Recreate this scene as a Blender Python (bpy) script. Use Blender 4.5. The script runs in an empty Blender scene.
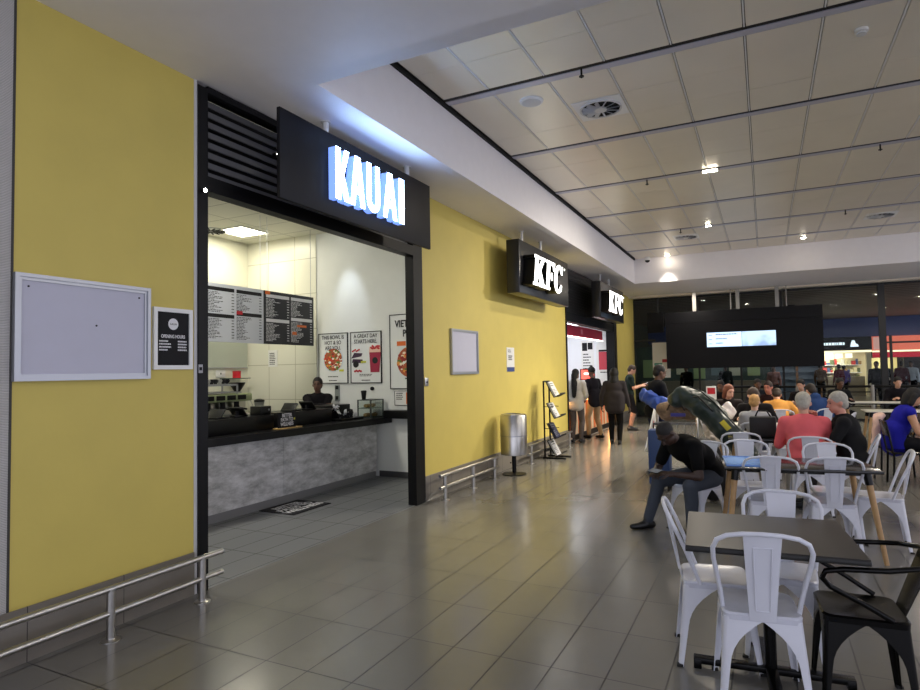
import bpy, bmesh, math, random
from mathutils import Vector, Matrix, Quaternion
random.seed(7)
SC = bpy.context.scene
COL = SC.collection
PI = math.pi
V = Vector

# ---------------------------------------------------------------- materials
def s2l(c):
    return tuple(((v/255.0)/12.92 if v/255.0 <= .04045 else ((v/255.0+.055)/1.055)**2.4) for v in c)

MATS = {}
def mat(name, rgb=(128, 128, 128), rough=.5, metal=0.0, spec=.5, emit=None, estr=0.0, noise=0.0, nscale=8.0, bump=0.0, bscale=60.0, coat=0.0):
    if name in MATS: return MATS[name]
    m = bpy.data.materials.new(name); m.use_nodes = True
    nt = m.node_tree; b = nt.nodes['Principled BSDF']
    c = s2l(rgb)
    b.inputs['Base Color'].default_value = (*c, 1)
    b.inputs['Roughness'].default_value = rough
    b.inputs['Metallic'].default_value = metal
    b.inputs['Specular IOR Level'].default_value = spec
    if coat: b.inputs['Coat Weight'].default_value = coat
    if emit is not None:
        b.inputs['Emission Color'].default_value = (*s2l(emit), 1)
        b.inputs['Emission Strength'].default_value = estr
    tc = nt.nodes.new('ShaderNodeTexCoord')
    if noise:
        n = nt.nodes.new('ShaderNodeTexNoise'); n.inputs['Scale'].default_value = nscale; n.inputs['Detail'].default_value = 5
        nt.links.new(tc.outputs['Object'], n.inputs['Vector'])
        r = nt.nodes.new('ShaderNodeMapRange'); r.inputs[1].default_value = .25; r.inputs[2].default_value = .75
        r.inputs[3].default_value = 1-noise; r.inputs[4].default_value = 1+noise*.6
        nt.links.new(n.outputs['Fac'], r.inputs[0])
        mx = nt.nodes.new('ShaderNodeVectorMath'); mx.operation = 'SCALE'
        mx.inputs[0].default_value = c
        nt.links.new(r.outputs[0], mx.inputs['Scale']); nt.links.new(mx.outputs[0], b.inputs['Base Color'])
    if bump:
        n2 = nt.nodes.new('ShaderNodeTexNoise'); n2.inputs['Scale'].default_value = bscale
        nt.links.new(tc.outputs['Object'], n2.inputs['Vector'])
        bp = nt.nodes.new('ShaderNodeBump'); bp.inputs['Strength'].default_value = bump; bp.inputs['Distance'].default_value = .01
        nt.links.new(n2.outputs['Fac'], bp.inputs['Height']); nt.links.new(bp.outputs['Normal'], b.inputs['Normal'])
    MATS[name] = m
    return m

def node_mat(name):
    m = bpy.data.materials.new(name); m.use_nodes = True
    MATS[name] = m
    return m, m.node_tree, m.node_tree.nodes['Principled BSDF']

# ---------------------------------------------------------------- geometry
class G:
    def __init__(s): s.bm = bmesh.new()
    def face(s, pts):
        return s.bm.faces.new([s.bm.verts.new(p) for p in pts])
    def obox(s, c, size, rot=None, bev=0.0):
        M = Matrix.Translation(V(c))
        if rot is not None: M = M @ (rot.to_4x4() if isinstance(rot, Matrix) else rot.to_matrix().to_4x4())
        M = M @ Matrix.Diagonal((*size, 1))
        r = bmesh.ops.create_cube(s.bm, size=1, matrix=M)
        if bev:
            es = list({e for v in r['verts'] for e in v.link_edges})
            bmesh.ops.bevel(s.bm, geom=es, offset=bev, segments=2, affect='EDGES', profile=.5)
        return s
    def box(s, x0, x1, y0, y1, z0, z1, bev=0.0):
        return s.obox(((x0+x1)/2, (y0+y1)/2, (z0+z1)/2), (abs(x1-x0), abs(y1-y0), abs(z1-z0)), None, bev)
    def rings(s, rings, cap=True, closed=False):
        vs = [[s.bm.verts.new(p) for p in r] for r in rings]
        n = len(vs[0])
        k = len(vs)
        for i in range(k if closed else k-1):
            a, b = vs[i], vs[(i+1) % k]
            for j in range(n):
                s.bm.faces.new((a[j], a[(j+1) % n], b[(j+1) % n], b[j]))
        if cap and not closed:
            s.bm.faces.new(list(reversed(vs[0]))); s.bm.faces.new(vs[-1])
        return s
    def tube(s, pts, r, n=8, cap=True, closed=False):
        pts = [V(p) for p in pts]; k = len(pts)
        rs = r if isinstance(r, (list, tuple)) else [r]*k
        tang = []
        for i in range(k):
            if closed: t = pts[(i+1) % k]-pts[i-1]
            else: t = pts[min(i+1, k-1)]-pts[max(i-1, 0)]
            tang.append(t.normalized() if t.length > 1e-9 else V((0, 0, 1)))
        up = V((0, 0, 1)) if abs(tang[0].z) < .9 else V((1, 0, 0))
        u = tang[0].cross(up).normalized()
        out = []
        for i in range(k):
            t = tang[i]
            u = (u - t*u.dot(t))
            u = u.normalized() if u.length > 1e-6 else t.orthogonal().normalized()
            w = t.cross(u)
            out.append([pts[i]+(u*math.cos(2*PI*j/n)+w*math.sin(2*PI*j/n))*rs[i] for j in range(n)])
        return s.rings(out, cap, closed)
    def cyl(s, p0, p1, r0, r1=None, n=16):
        return s.tube([p0, p1], [r0, r0 if r1 is None else r1], n)
    def cap(s, p0, p1, r0, r1, n=14, hemi=True):
        p0, p1 = V(p0), V(p1); d = p1-p0
        t = d.normalized() if d.length > 1e-6 else V((0, 0, 1))
        P, R = [], []
        if hemi:
            for a in (80, 55, 28):
                P.append(p0-t*r0*math.sin(math.radians(a))); R.append(r0*math.cos(math.radians(a)))
        P += [p0, p1]; R += [r0, r1]
        if hemi:
            for a in (28, 55, 80):
                P.append(p1+t*r1*math.sin(math.radians(a))); R.append(r1*math.cos(math.radians(a)))
        return s.tube(P, R, n)
    def ell(s, c, r, rot=None, seg=18, rng=12):
        M = Matrix.Translation(V(c))
        if rot is not None: M = M @ rot.to_4x4()
        M = M @ Matrix.Diagonal((r[0], r[1], r[2], 1)) if isinstance(r, (tuple, list)) else M @ Matrix.Diagonal((r, r, r, 1))
        bmesh.ops.create_uvsphere(s.bm, u_segments=seg, v_segments=rng, radius=1, matrix=M)
        return s
    def prism(s, poly, o, R, U, depth):
        o, R, U = V(o), V(R), V(U); N = R.cross(U)
        a = [s.bm.verts.new(o+R*x+U*y) for x, y in poly]
        b = [s.bm.verts.new(o+R*x+U*y+N*depth) for x, y in poly]
        n = len(poly)
        for i in range(n): s.bm.faces.new((a[i], a[(i+1) % n], b[(i+1) % n], b[i]))
        fa = s.bm.faces.new(list(reversed(a))); fb = s.bm.faces.new(b)
        fa.normal_update(); fb.normal_update()
        bmesh.ops.triangulate(s.bm, faces=[fa, fb])
        return s
    def lathe(s, prof, c=(0, 0, 0), n=32, cap=True):
        c = V(c)
        return s.rings([[c+V((r*math.cos(2*PI*j/n), r*math.sin(2*PI*j/n), z)) for j in range(n)] for r, z in prof], cap)
    def quad(s, o, R, U, w, h):
        o, R, U = V(o), V(R), V(U)
        s.face([o, o+R*w, o+R*w+U*h, o+U*h]); return s

def mesh_of(name, g, m, off=V((0, 0, 0)), ang=35):
    bm = g.bm
    bmesh.ops.recalc_face_normals(bm, faces=bm.faces)
    if off.length: bmesh.ops.translate(bm, verts=bm.verts, vec=-off)
    me = bpy.data.meshes.new(name); bm.to_mesh(me); bm.free()
    me.materials.append(m)
    me.polygons.foreach_set('use_smooth', [True]*len(me.polygons))
    me.set_sharp_from_angle(angle=math.radians(ang))
    return me

def root_off(p):
    o = V((0, 0, 0))
    while p is not None:
        o = o + p.location; p = p.parent
    return o

def obj(name, g, m, parent=None, label=None, kind=None, ang=35):
    me = mesh_of(name, g, m, root_off(parent) if parent else V((0, 0, 0)), ang)
    o = bpy.data.objects.new(name, me); COL.objects.link(o)
    if parent: o.parent = parent
    if label: o['label'] = label
    if kind: o['kind'] = kind
    return o

def thing(name, label, cat, loc=(0, 0, 0), group=None):
    o = bpy.data.objects.new(name, None); COL.objects.link(o)
    o.location = loc; o.empty_display_size = .1
    o['label'] = label; o['category'] = cat
    if group: o['group'] = group
    return o

def solo(name, g, m, label, cat, group=None, kind=None, ang=35):
    vs = g.bm.verts
    xs = [v.co.x for v in vs]; ys = [v.co.y for v in vs]; zs = [v.co.z for v in vs]
    off = V(((min(xs)+max(xs))/2, (min(ys)+max(ys))/2, min(zs)))
    me = mesh_of(name, g, m, off, ang)
    o = bpy.data.objects.new(name, me); COL.objects.link(o); o.location = off
    o['label'] = label; o['category'] = cat
    if group: o['group'] = group
    if kind: o['kind'] = kind
    return o

def struct(name, g, m, parent=None, ang=35):
    o = obj(name, g, m, parent, None, None, ang)
    if parent is None: o['kind'] = 'structure'
    return o

def copy_tree(o, parent=None):
    c = o.copy(); COL.objects.link(c)
    if parent: c.parent = parent
    for ch in list(o.children): copy_tree(ch, c)
    return c

def place(o, loc, rot=0.0, label=None, group=None):
    o.location = loc; o.rotation_euler = (0, 0, math.radians(rot))
    if label: o['label'] = label
    if group: o['group'] = group
    return o

XR, ZU = V((0, 1, 0)), V((0, 0, 1))      # reading direction on a surface facing +X
YR = V((1, 0, 0))                        # reading direction on a surface facing -Y

def text(name, body, size, m, parent, o, R, U, depth=.002, sx=1.0, align='CENTER', bold=0.0, shear=0.0):
    cu = bpy.data.curves.new(name, 'FONT'); cu.body = body; cu.size = size
    cu.align_x = align; cu.extrude = depth/2; cu.offset = bold; cu.shear = shear; cu.space_line = .9
    ob = bpy.data.objects.new(name, cu); COL.objects.link(ob)
    dg = bpy.context.evaluated_depsgraph_get(); dg.update()
    me = bpy.data.meshes.new_from_object(ob.evaluated_get(dg))
    bpy.data.objects.remove(ob); bpy.data.curves.remove(cu)
    R, U, o = V(R), V(U), V(o); N = R.cross(U)
    M = Matrix(((R.x*sx, U.x, N.x, o.x), (R.y*sx, U.y, N.y, o.y), (R.z*sx, U.z, N.z, o.z), (0, 0, 0, 1)))
    me.transform(M); off = root_off(parent)
    me.transform(Matrix.Translation(-off))
    me.materials.clear(); me.materials.append(m)
    t = bpy.data.objects.new(name, me); COL.objects.link(t); t.parent = parent
    return t

def lines(g, o, R, U, w, h, rows, lo=.35, hi=.9, th=.35, seed=1):
    """small illegible copy: short bars in rows"""
    rnd = random.Random(seed); o, R, U = V(o), V(R), V(U)
    dy = h/rows
    for i in range(rows):
        y = h-dy*(i+.5)
        x = 0.0; end = w*rnd.uniform(lo, hi)
        while x < end:
            l = min(rnd.uniform(.05, .16)*w, end-x)
            g.quad(o+R*x+U*(y-dy*th/2), R, U, l, dy*th)
            x += l+.025*w
    return g

def light(name, kind, loc, energy, color=(1, 1, 1), size=.2, target=None, spot=None, blend=.5, parent=None, size_y=None):
    l = bpy.data.lights.new(name, kind); l.energy = energy; l.color = color
    if kind == 'AREA':
        l.shape = 'DISK' if size_y is None else 'RECTANGLE'; l.size = size
        if size_y: l.size_y = size_y
    elif kind == 'SPOT':
        l.shadow_soft_size = size; l.spot_size = math.radians(spot or 90); l.spot_blend = blend
    else: l.shadow_soft_size = size
    o = bpy.data.objects.new(name, l); COL.objects.link(o); o.location = loc
    if target is not None:
        o.rotation_euler = (V(target)-V(loc)).to_track_quat('-Z', 'Y').to_euler()
    return o

# ---------------------------------------------------------------- camera
CAMH = 1.633
cam = bpy.data.cameras.new('camera'); cam.sensor_width = 36; cam.lens = 609.062*36/920
cam.clip_start = .05; cam.clip_end = 200
co = bpy.data.objects.new('camera', cam); COL.objects.link(co); SC.camera = co
p, t, ro = math.radians(26.541), math.radians(2.457), math.radians(-1.045)
f = V((-math.sin(p)*math.cos(t), math.cos(p)*math.cos(t), math.sin(t)))
r0 = V((math.cos(p), math.sin(p), 0)); u0 = r0.cross(f)
r = r0*math.cos(ro)+u0*math.sin(ro); u = -r0*math.sin(ro)+u0*math.cos(ro)
co.matrix_world = Matrix(((r.x, u.x, -f.x, 0), (r.y, u.y, -f.y, 0), (r.z, u.z, -f.z, CAMH), (0, 0, 0, 1)))
# ================================================================ palette
M_yel = mat('yellow_paint', (207, 188, 96), .55, noise=.05, nscale=3, bump=.06, bscale=25)
M_plaster = mat('white_plaster', (216, 214, 212), .75, noise=.02)
M_soffit = mat('soffit_plaster', (240, 237, 240), .6, noise=.02)
M_panel = mat('ceiling_metal', (228, 222, 208), .34, metal=.2, noise=.05, nscale=1.5)
M_dark = mat('black_paint', (10, 10, 13), .45, spec=.25)
M_darkgap = mat('dark_gap', (10, 10, 10), .8)
M_void = mat('ceiling_seam', (120, 118, 114), .7)
M_blackm = mat('black_metal', (9, 9, 12), .42, spec=.22)
M_trim = mat('white_trim', (205, 205, 205), .4)
M_alu = mat('aluminium', (170, 172, 178), .35, metal=.8)
M_steel = mat('stainless_steel', (190, 188, 184), .28, metal=1.0, noise=.06, nscale=20)
M_board = mat('notice_felt', (196, 196, 212), .8, noise=.02, bump=.05, bscale=200)
M_white = mat('white_gloss', (232, 232, 230), .35)
M_cream = mat('cream_wall', (228, 227, 210), .5, noise=.02)
M_whitewall = mat('white_wall', (226, 228, 226), .5, noise=.015)
M_black = mat('black_plastic', (7, 7, 8), .4, spec=.3)
M_blacktop = mat('black_worktop', (8, 8, 10), .35, spec=.3)
M_ink = mat('black_ink', (18, 18, 20), .6)
M_inkw = mat('white_ink', (225, 225, 228), .6)
M_red = mat('red_print', (190, 30, 44), .5)
M_orange = mat('orange_print', (226, 110, 40), .5)
M_charcoal = mat('charcoal_print', (24, 24, 28), .6, spec=.2)

# tile floors
def tile_mat(name, rgb, ox, oy, tx, ty, g, rough, cut=None, var=.08, gcol=(36, 34, 32)):
    m, nt, b = node_mat(name)
    L = nt.links; N = nt.nodes
    geo = N.new('ShaderNodeNewGeometry'); sep = N.new('ShaderNodeSeparateXYZ'); L.new(geo.outputs['Position'], sep.inputs[0])
    def math_(op, a, bb=None):
        n = N.new('ShaderNodeMath'); n.operation = op
        for i, v in enumerate((a, bb)):
            if v is None: continue
            if isinstance(v, (int, float)): n.inputs[i].default_value = v
            else: L.new(v, n.inputs[i])
        return n.outputs[0]
    x = math_('DIVIDE', math_('SUBTRACT', sep.outputs['X'], ox), tx)
    yv = sep.outputs['Y']
    if cut is not None:
        gt = math_('GREATER_THAN', yv, cut); yv = math_('ADD', yv, math_('MULTIPLY', gt, ty/2))
    y = math_('DIVIDE', math_('SUBTRACT', yv, oy), ty)
    fx, fy = math_('FRACT', x), math_('FRACT', y)
    def edge(fv, t):
        d = math_('MINIMUM', fv, math_('SUBTRACT', 1.0, fv))
        return math_('LESS_THAN', d, g/t/2)
    gr = math_('MAXIMUM', edge(fx, tx), edge(fy, ty))
    comb = N.new('ShaderNodeCombineXYZ'); L.new(math_('FLOOR', x), comb.inputs[0]); L.new(math_('FLOOR', y), comb.inputs[1])
    wn = N.new('ShaderNodeTexWhiteNoise'); wn.noise_dimensions = '2D'; L.new(comb.outputs[0], wn.inputs['Vector'])
    ns = N.new('ShaderNodeTexNoise'); ns.inputs['Scale'].default_value = 2.2; ns.inputs['Detail'].default_value = 8; ns.inputs['Roughness'].default_value = .65
    L.new(geo.outputs['Position'], ns.inputs['Vector'])
    k = math_('ADD', math_('MULTIPLY', math_('SUBTRACT', wn.outputs[0], .5), var), math_('MULTIPLY', math_('SUBTRACT', ns.outputs[0], .5), .12))
    sc = N.new('ShaderNodeVectorMath'); sc.operation = 'SCALE'; sc.inputs[0].default_value = s2l(rgb); L.new(math_('ADD', k, 1.0), sc.inputs['Scale'])
    mx = N.new('ShaderNodeMix'); mx.data_type = 'RGBA'; L.new(gr, mx.inputs[0]); L.new(sc.outputs[0], mx.inputs[6]); mx.inputs[7].default_value = (*s2l(gcol), 1)
    L.new(mx.outputs[2], b.inputs['Base Color'])
    b.inputs['Specular IOR Level'].default_value = .7
    rr = math_('ADD', math_('MULTIPLY', gr, .4), math_('ADD', rough, math_('MULTIPLY', math_('SUBTRACT', ns.outputs[0], .5), .05)))
    L.new(rr, b.inputs['Roughness'])
    bp = N.new('ShaderNodeBump'); bp.inputs['Strength'].default_value = .25; bp.inputs['Distance'].default_value = .003
    L.new(math_('SUBTRACT', 1.0, gr), bp.inputs['Height']); L.new(bp.outputs['Normal'], b.inputs['Normal'])
    return m

M_floor = tile_mat('floor_tiles', (114, 112, 107), .09, 2.672, .3, .594, .008, .21, cut=5.04)
M_floor2 = tile_mat('shop_floor_tiles', (108, 110, 113), -.02, 3.0, .3, .6, .008, .4)
M_skirt = tile_mat('skirting_tile', (122, 116, 108), 0, 2.672, 5, .594, .005, .35)

WX = -3.88      # the shop-front wall plane
SOF = 3.93      # underside of the plaster soffit
CZ = 4.60       # metal ceiling

# ---- floors
g = G(); g.box(WX, 12, -5, 20.8, -.1, 0); struct('floor', g, M_floor)
g = G(); g.box(-8.4, WX, 1.9, 8.2, -.1, 0); struct('floor_shop', g, M_floor2)
g = G(); g.box(-6.1, WX, 12.9, 18.1, -.1, 0); struct('floor_kitchen', g, M_floor2)
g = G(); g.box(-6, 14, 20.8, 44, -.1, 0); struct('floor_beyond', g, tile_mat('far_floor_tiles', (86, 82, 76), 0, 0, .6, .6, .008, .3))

# ---- shop-front wall
g = G(); g.box(WX-.25, WX, -5, 1.975, 0, SOF)
M_rib, nt, b = node_mat('ribbed_cladding')
geo = nt.nodes.new('ShaderNodeNewGeometry'); wv = nt.nodes.new('ShaderNodeTexWave'); wv.bands_direction = 'Z'; wv.inputs['Scale'].default_value = 34; wv.inputs['Distortion'].default_value = .3
nt.links.new(geo.outputs['Position'], wv.inputs['Vector'])
mx = nt.nodes.new('ShaderNodeMix'); mx.data_type = 'RGBA'; mx.inputs[6].default_value = (*s2l((176, 173, 170)), 1); mx.inputs[7].default_value = (*s2l((206, 203, 200)), 1)
nt.links.new(wv.outputs['Fac'], mx.inputs[0]); nt.links.new(mx.outputs[2], b.inputs['Base Color'])
bp = nt.nodes.new('ShaderNodeBump'); bp.inputs['Strength'].default_value = .5; bp.inputs['Distance'].default_value = .01
nt.links.new(wv.outputs['Fac'], bp.inputs['Height']); nt.links.new(bp.outputs['Normal'], b.inputs['Normal']); b.inputs['Roughness'].default_value = .6
struct('wall_left_cladding', g, M_rib)
g = G(); g.box(WX-.2, WX+.004, 1.972, 1.985, 0.3, SOF); struct('trim_1', g, mat('dark_joint', (60, 58, 55), .6))
g = G(); g.box(WX-.2, WX, 1.985, 3.235, 0, SOF); struct('wall_left', g, M_yel)
g = G(); g.box(WX-.2, WX+.006, 3.235, 3.262, .0, SOF); struct('trim_2', g, M_trim)
g = G(); g.box(WX-.2, WX+.006, 6.69, 6.715, .0, SOF); struct('trim_3', g, M_trim)
g = G(); g.box(WX-.2, WX, 6.715, 12.95, 0, SOF); struct('wall_left_middle', g, M_yel)
g = G(); g.box(WX-.2, WX, 18.0, 20.8, 0, SOF); struct('wall_left_far', g, M_yel)
for n, (y0, y1) in enumerate(((-5, 3.235), (6.715, 12.93), (18.02, 20.8))):
    g = G(); g.box(WX, WX+.012, y0, y1, 0, .315, .003); struct(('baseboard_left', 'baseboard_left_middle', 'baseboard_left_far')[n], g, M_skirt)

# ---- plaster soffit (one slab with the raised ceiling let into it), bulkheads
g = G()
g.box(-4.2, 12, -5, 3.76, SOF, SOF+.35)
g.box(-4.2, -3.1, 3.76, 20.8, SOF, CZ+.3)
g.box(-3.1, 12, 16.95, 20.8, SOF, CZ+.3)
g.box(-3.1, 12, 3.6, 3.76, SOF, CZ+.3)
struct('ceiling_soffit', g, M_soffit)
g = G(); g.box(-4.0, 12, 20.05, 20.3, SOF-.05, SOF); struct('trim_4', g, mat('pale_lining', (214, 206, 188), .6))
g = G(); g.box(-3.1, -3.07, 3.76, 16.95, CZ-.03, CZ+.02); struct('trim_5', g, M_darkgap)

# ---- suspended metal ceiling: rows of lay-in panels, black channels
g = G(); g.box(-3.1, 12, 3.76, 16.95, CZ+.03, CZ+.08)
struct('ceiling_void', g, M_void)
CH = [5.85+1.975*k for k in range(6)]      # channel centre lines
g = G()
bands = [(3.78, CH[0]-.055)]+[(CH[k]+.11, CH[k+1]-.055) for k in range(5)]+[(CH[5]+.11, 16.94)]
rnd = random.Random(3)
for y0, y1 in bands:
    rows = max(1, round((y1-y0)/.6)); 
    dy = .604
    k = 0; y = y1
    while y > y0+.02:
        ya = max(y-dy, y0)
        x = -3.045
        first = True
        while x < 9.5:
            w = .545 if first else .612
            first = False
            dz = rnd.uniform(-.002, .002)
            g.box(x+.008, x+w-.020, ya+.002, y-.002, CZ+dz, CZ+.024)
            x += w
        y = ya
struct('ceiling', g, M_panel)
g = G(); x = -3.045+.545
while x < 9.5:
    for y0, y1 in bands: g.box(x-.012, x+.0, y0, y1, CZ-.003, CZ+.02)
    x += .612
struct('ceiling_tee_bars', g, mat('tee_white', (236, 236, 236), .5))
g = G()
for yc in CH:
    g.box(-3.05, 9.5, yc-.05, yc+.005, CZ+.004, CZ+.03)
struct('ceiling_channel', g, M_blackm)
g = G()
for yc in CH:
    g.box(-3.05, 9.5, yc+.008, yc+.1, CZ-.004, CZ+.02)
struct('ceiling_trim', g, mat('channel_trim', (186, 186, 200), .4, metal=.2))

# ---- far glass front
M_glass, nt, b = node_mat('pane_glass')
nt.nodes.remove(b); out = nt.nodes['Material Output']
tr = nt.nodes.new('ShaderNodeBsdfTransparent'); tr.inputs[0].default_value = (.82, .86, .84, 1)
gl = nt.nodes.new('ShaderNodeBsdfGlossy'); gl.inputs['Roughness'].default_value = .02
fr = nt.nodes.new('ShaderNodeFresnel'); fr.inputs[0].default_value = 1.18
mx = nt.nodes.new('ShaderNodeMixShader'); nt.links.new(fr.outputs[0], mx.inputs[0]); nt.links.new(tr.outputs[0], mx.inputs[1]); nt.links.new(gl.outputs[0], mx.inputs[2])
nt.links.new(mx.outputs[0], out.inputs[0])
GY = 20.8
M_mull = mat('dark_mullion', (22, 22, 22), .5)
M_mull2 = mat('grey_post', (158, 156, 150), .5)
xs = [-3.9, -1.87, -.66, .5, 3.0, 5.5, 8.5]
for n in range(len(xs)-1):
    g = G(); g.box(xs[n]+.03, xs[n+1]-.03, GY+.02, GY+.032, .06, SOF-.05)
    w = struct('window_%d' % (n+1), g, M_glass)
    fr_ = G()
    fr_.box(xs[n]-.03 if n else xs[n], xs[n]+.03, GY, GY+.06, 0, SOF-.02)
    fr_.box(xs[n]+.03, xs[n+1]-.03, GY, GY+.06, 0, .06); fr_.box(xs[n]+.03, xs[n+1]-.03, GY, GY+.06, SOF-.06, SOF)
    if n == 0: fr_.box(xs[0]+.03, -3.2, GY-.01, GY+.06, 2.5, 2.56)
    if n == 4:
        fr_.box(2.94, 3.1, GY-.05, GY+.08, 0, SOF-.02)
        fr_.box(3.1, 5.4, GY, GY+.06, 2.2, 2.25); fr_.box(3.17, 3.23, GY-.02, GY+.06, 0, 2.42)
    obj('window_frame', fr_, M_mull, w)
for x in (-1.87, -.74, -.62, .42):
    pass

# ---- the hall beyond the glass
M_fc, nt, b = node_mat('far_slat_ceiling')
geo = nt.nodes.new('ShaderNodeNewGeometry'); wv = nt.nodes.new('ShaderNodeTexWave'); wv.bands_direction = 'Y'; wv.inputs['Scale'].default_value = .55; wv.inputs['Distortion'].default_value = 1.2; wv.inputs['Detail'].default_value = 3; wv.inputs['Detail Scale'].default_value = .6
nt.links.new(geo.outputs['Position'], wv.inputs['Vector'])
mx = nt.nodes.new('ShaderNodeMix'); mx.data_type = 'RGBA'; mx.inputs[6].default_value = (*s2l((120, 106, 100)), 1); mx.inputs[7].default_value = (*s2l((172, 158, 150)), 1)
nt.links.new(wv.outputs['Fac'], mx.inputs[0]); nt.links.new(mx.outputs[2], b.inputs['Base Color']); b.inputs['Roughness'].default_value = .6
g = G(); g.box(-6, 14, GY+.1, 44, 3.97, 4.1); struct('ceiling_beyond', g, M_fc)
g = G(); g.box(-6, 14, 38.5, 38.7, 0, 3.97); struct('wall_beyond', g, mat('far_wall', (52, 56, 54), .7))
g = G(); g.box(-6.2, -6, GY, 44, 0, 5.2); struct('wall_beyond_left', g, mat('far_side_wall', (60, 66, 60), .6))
g = G(); g.box(-6, -3.88, GY+.05, GY+.1, 0, 5.2); struct('wall_beyond_return', g, M_plaster)
g = G(); g.box(-6, 14, 36.4, 38.4, 3.0, 3.96, .01); struct('trim_6', g, mat('slate_blue_fascia', (92, 102, 150), .6, noise=.08, nscale=.8))
# ================================================================ smoothie shop front
def shopfront():
    # black portal
    g = G()
    g.box(WX-.22, WX+.02, 3.262, 3.352, 0, 3.9); g.box(WX-.10, WX+.02, 6.47, 6.69, 0, 3.9)
    d = struct('door_1', g, M_blackm)
    g = G(); g.box(WX-.10, WX+.02, 3.352, 6.47, 3.08, 3.2); g.box(WX-.10, WX+.02, 3.352, 6.47, 3.87, 3.92)
    obj('door_lintel', g, M_blackm, d)
    g = G(); g.box(WX+.02, WX+.022, 3.262, 3.30, 1.655, 1.72); s = obj('door_number_plate', g, mat('label_grey', (170, 170, 176), .5), d, 'small pale grey label on the black jamb')
    g = G(); g.box(WX+.022, WX+.0225, 3.268, 3.294, 1.675, 1.70); obj('plate_mark', g, M_charcoal, s)
    # louvre grille above the opening
    t = thing('louvre_grille', 'dark slatted grille above the smoothie shop opening, behind the blue-white sign', 'grille', (WX-.08, 4.85, 3.2))
    g = G(); g.box(WX-.2, WX-.19, 3.352, 6.47, 3.2, 3.87); obj('backing', g, mat('grille_back', (22, 22, 24), .7), t)
    g = G()
    for k in range(8):
        z = 3.235+k*.083
        g.obox((WX-.06, 4.91, z), (.012, 3.1, .052), Matrix.Rotation(math.radians(-12), 3, 'Y'))
    obj('slats', g, mat('grille_slat', (112, 112, 116), .4, metal=.3), t)
shopfront()

# ---- letter shapes
def stroke_letter(ch, w, h, s):
    if ch == 'I': return [[(0, 0), (s, 0), (s, h), (0, h)]]
    if ch == 'K':
        return [[(0, 0), (s, 0), (s, h), (0, h)],
                [(s*.7, h*.42), (s*1.15, h*.62), (w-s*.95, h), (w, h), (w, h*.97), (s*1.62, h*.52), (w+.004, 0), (w-s*.98, 0)][:0] or
                [(s*.9, h*.42), (w-s*.98, h), (w, h), (s*1.72, h*.50), (w+.006, 0), (w-s*1.0, 0), (s*1.05, h*.36)]]
    if ch == 'A':
        i = s*.95
        return [[(0, 0), (i, 0), (w*.5-.010, h*.62), (w*.5+.010, h*.62), (w-i, 0), (w, 0), (w*.5+s*.62, h), (w*.5-s*.62, h)],
                [(w*.5-.035, h*.24), (w*.5+.035, h*.24), (w*.5+.03, h*.38), (w*.5-.03, h*.38)]]
    if ch == 'U':
        out = [(0, h), (0, w*.5)]
        for k in range(1, 12): a = PI+PI*k/12; out.append((w/2+w/2*math.cos(a), w*.5+w/2*math.sin(a)*1.0))
        out += [(w, w*.5), (w, h), (w-s, h), (w-s, w*.5)]
        ri = w/2-s
        for k in range(1, 8): a = -PI*k/8; out.append((w/2+ri*math.cos(a), w*.5+max(ri, .02)*math.sin(a)))
        out += [(s, w*.5), (s, h)]
        return [out]

def letter_sign():
    PX = -3.48
    t = thing('illuminated_shop_sign', 'black panel sign with glowing blue-white letters KAUAI hanging over the shop opening', 'sign', (PX, 4.98, 3.07))
    g = G(); g.box(PX-.035, PX, 3.74, 6.24, 3.075, 3.83, .004)
    obj('panel', g, mat('sign_navy', (13, 14, 22), .5, spec=.3), t)
    for y in (4.36, 5.77):
        g = G(); g.cyl((PX-.028, y, 3.82), (PX-.028, y, SOF), .028); g.cyl((PX-.028, y, SOF-.012), (PX-.028, y, SOF), .045)
        obj('hanger_post', g, M_trim, t)
    M_face = mat('led_face', (250, 255, 255), .4, emit=(166, 202, 255), estr=14)
    M_ret = mat('led_return', (130, 160, 230), .4, emit=(112, 146, 232), estr=.85)
    M_seam = mat('led_seam', (120, 160, 190), .4, emit=(110, 170, 220), estr=.7)
    FX = -3.40
    for ch, y, w in (('K', 4.362, .195), ('A', 4.580, .225), ('U', 4.845, .215), ('A', 5.125, .25), ('I', 5.425, .095)):
        polys = stroke_letter(ch, w, .475, .068 if ch != 'I' else .095)
        g = G()
        for pl in polys: g.prism(pl, (PX, y, 3.212), XR, ZU, FX-PX)
        L = obj('letter', g, M_ret, t, 'glowing letter %s with a blue return' % ch)
        g = G()
        for i, pl in enumerate(polys): g.prism(pl, (FX+.0005+.0006*i, y, 3.212), XR, ZU, .004)
        fc = obj('letter_face', g, M_face, L)
        # fine seam of the tube inside the face
        g = G()
        h = .475
        def ln(a, b): g.obox((FX+.0065, y+(a[0]+b[0])/2, 3.212+(a[1]+b[1])/2), (.002, .007, math.hypot(b[0]-a[0], b[1]-a[1])), Matrix.Rotation(-math.atan2(b[0]-a[0], b[1]-a[1]), 3, 'X'))
        if ch == 'K': ln((.034, .03), (.034, h-.03)); ln((.085, h*.46), (w-.036, h-.03)); ln((.085, h*.5), (w-.036, .03))
        elif ch == 'A': ln((.04, .03), (w/2, h-.04)); ln((w-.04, .03), (w/2, h-.04))
        elif ch == 'U': ln((.034, .1), (.034, h-.03)); ln((w-.034, .1), (w-.034, h-.03)); ln((.034, .1), (w/2, .035)); ln((w-.034, .1), (w/2, .035))
        else: ln((.047, .03), (.047, h-.03))
        obj('seam', g, M_seam, L)
letter_sign()

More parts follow.
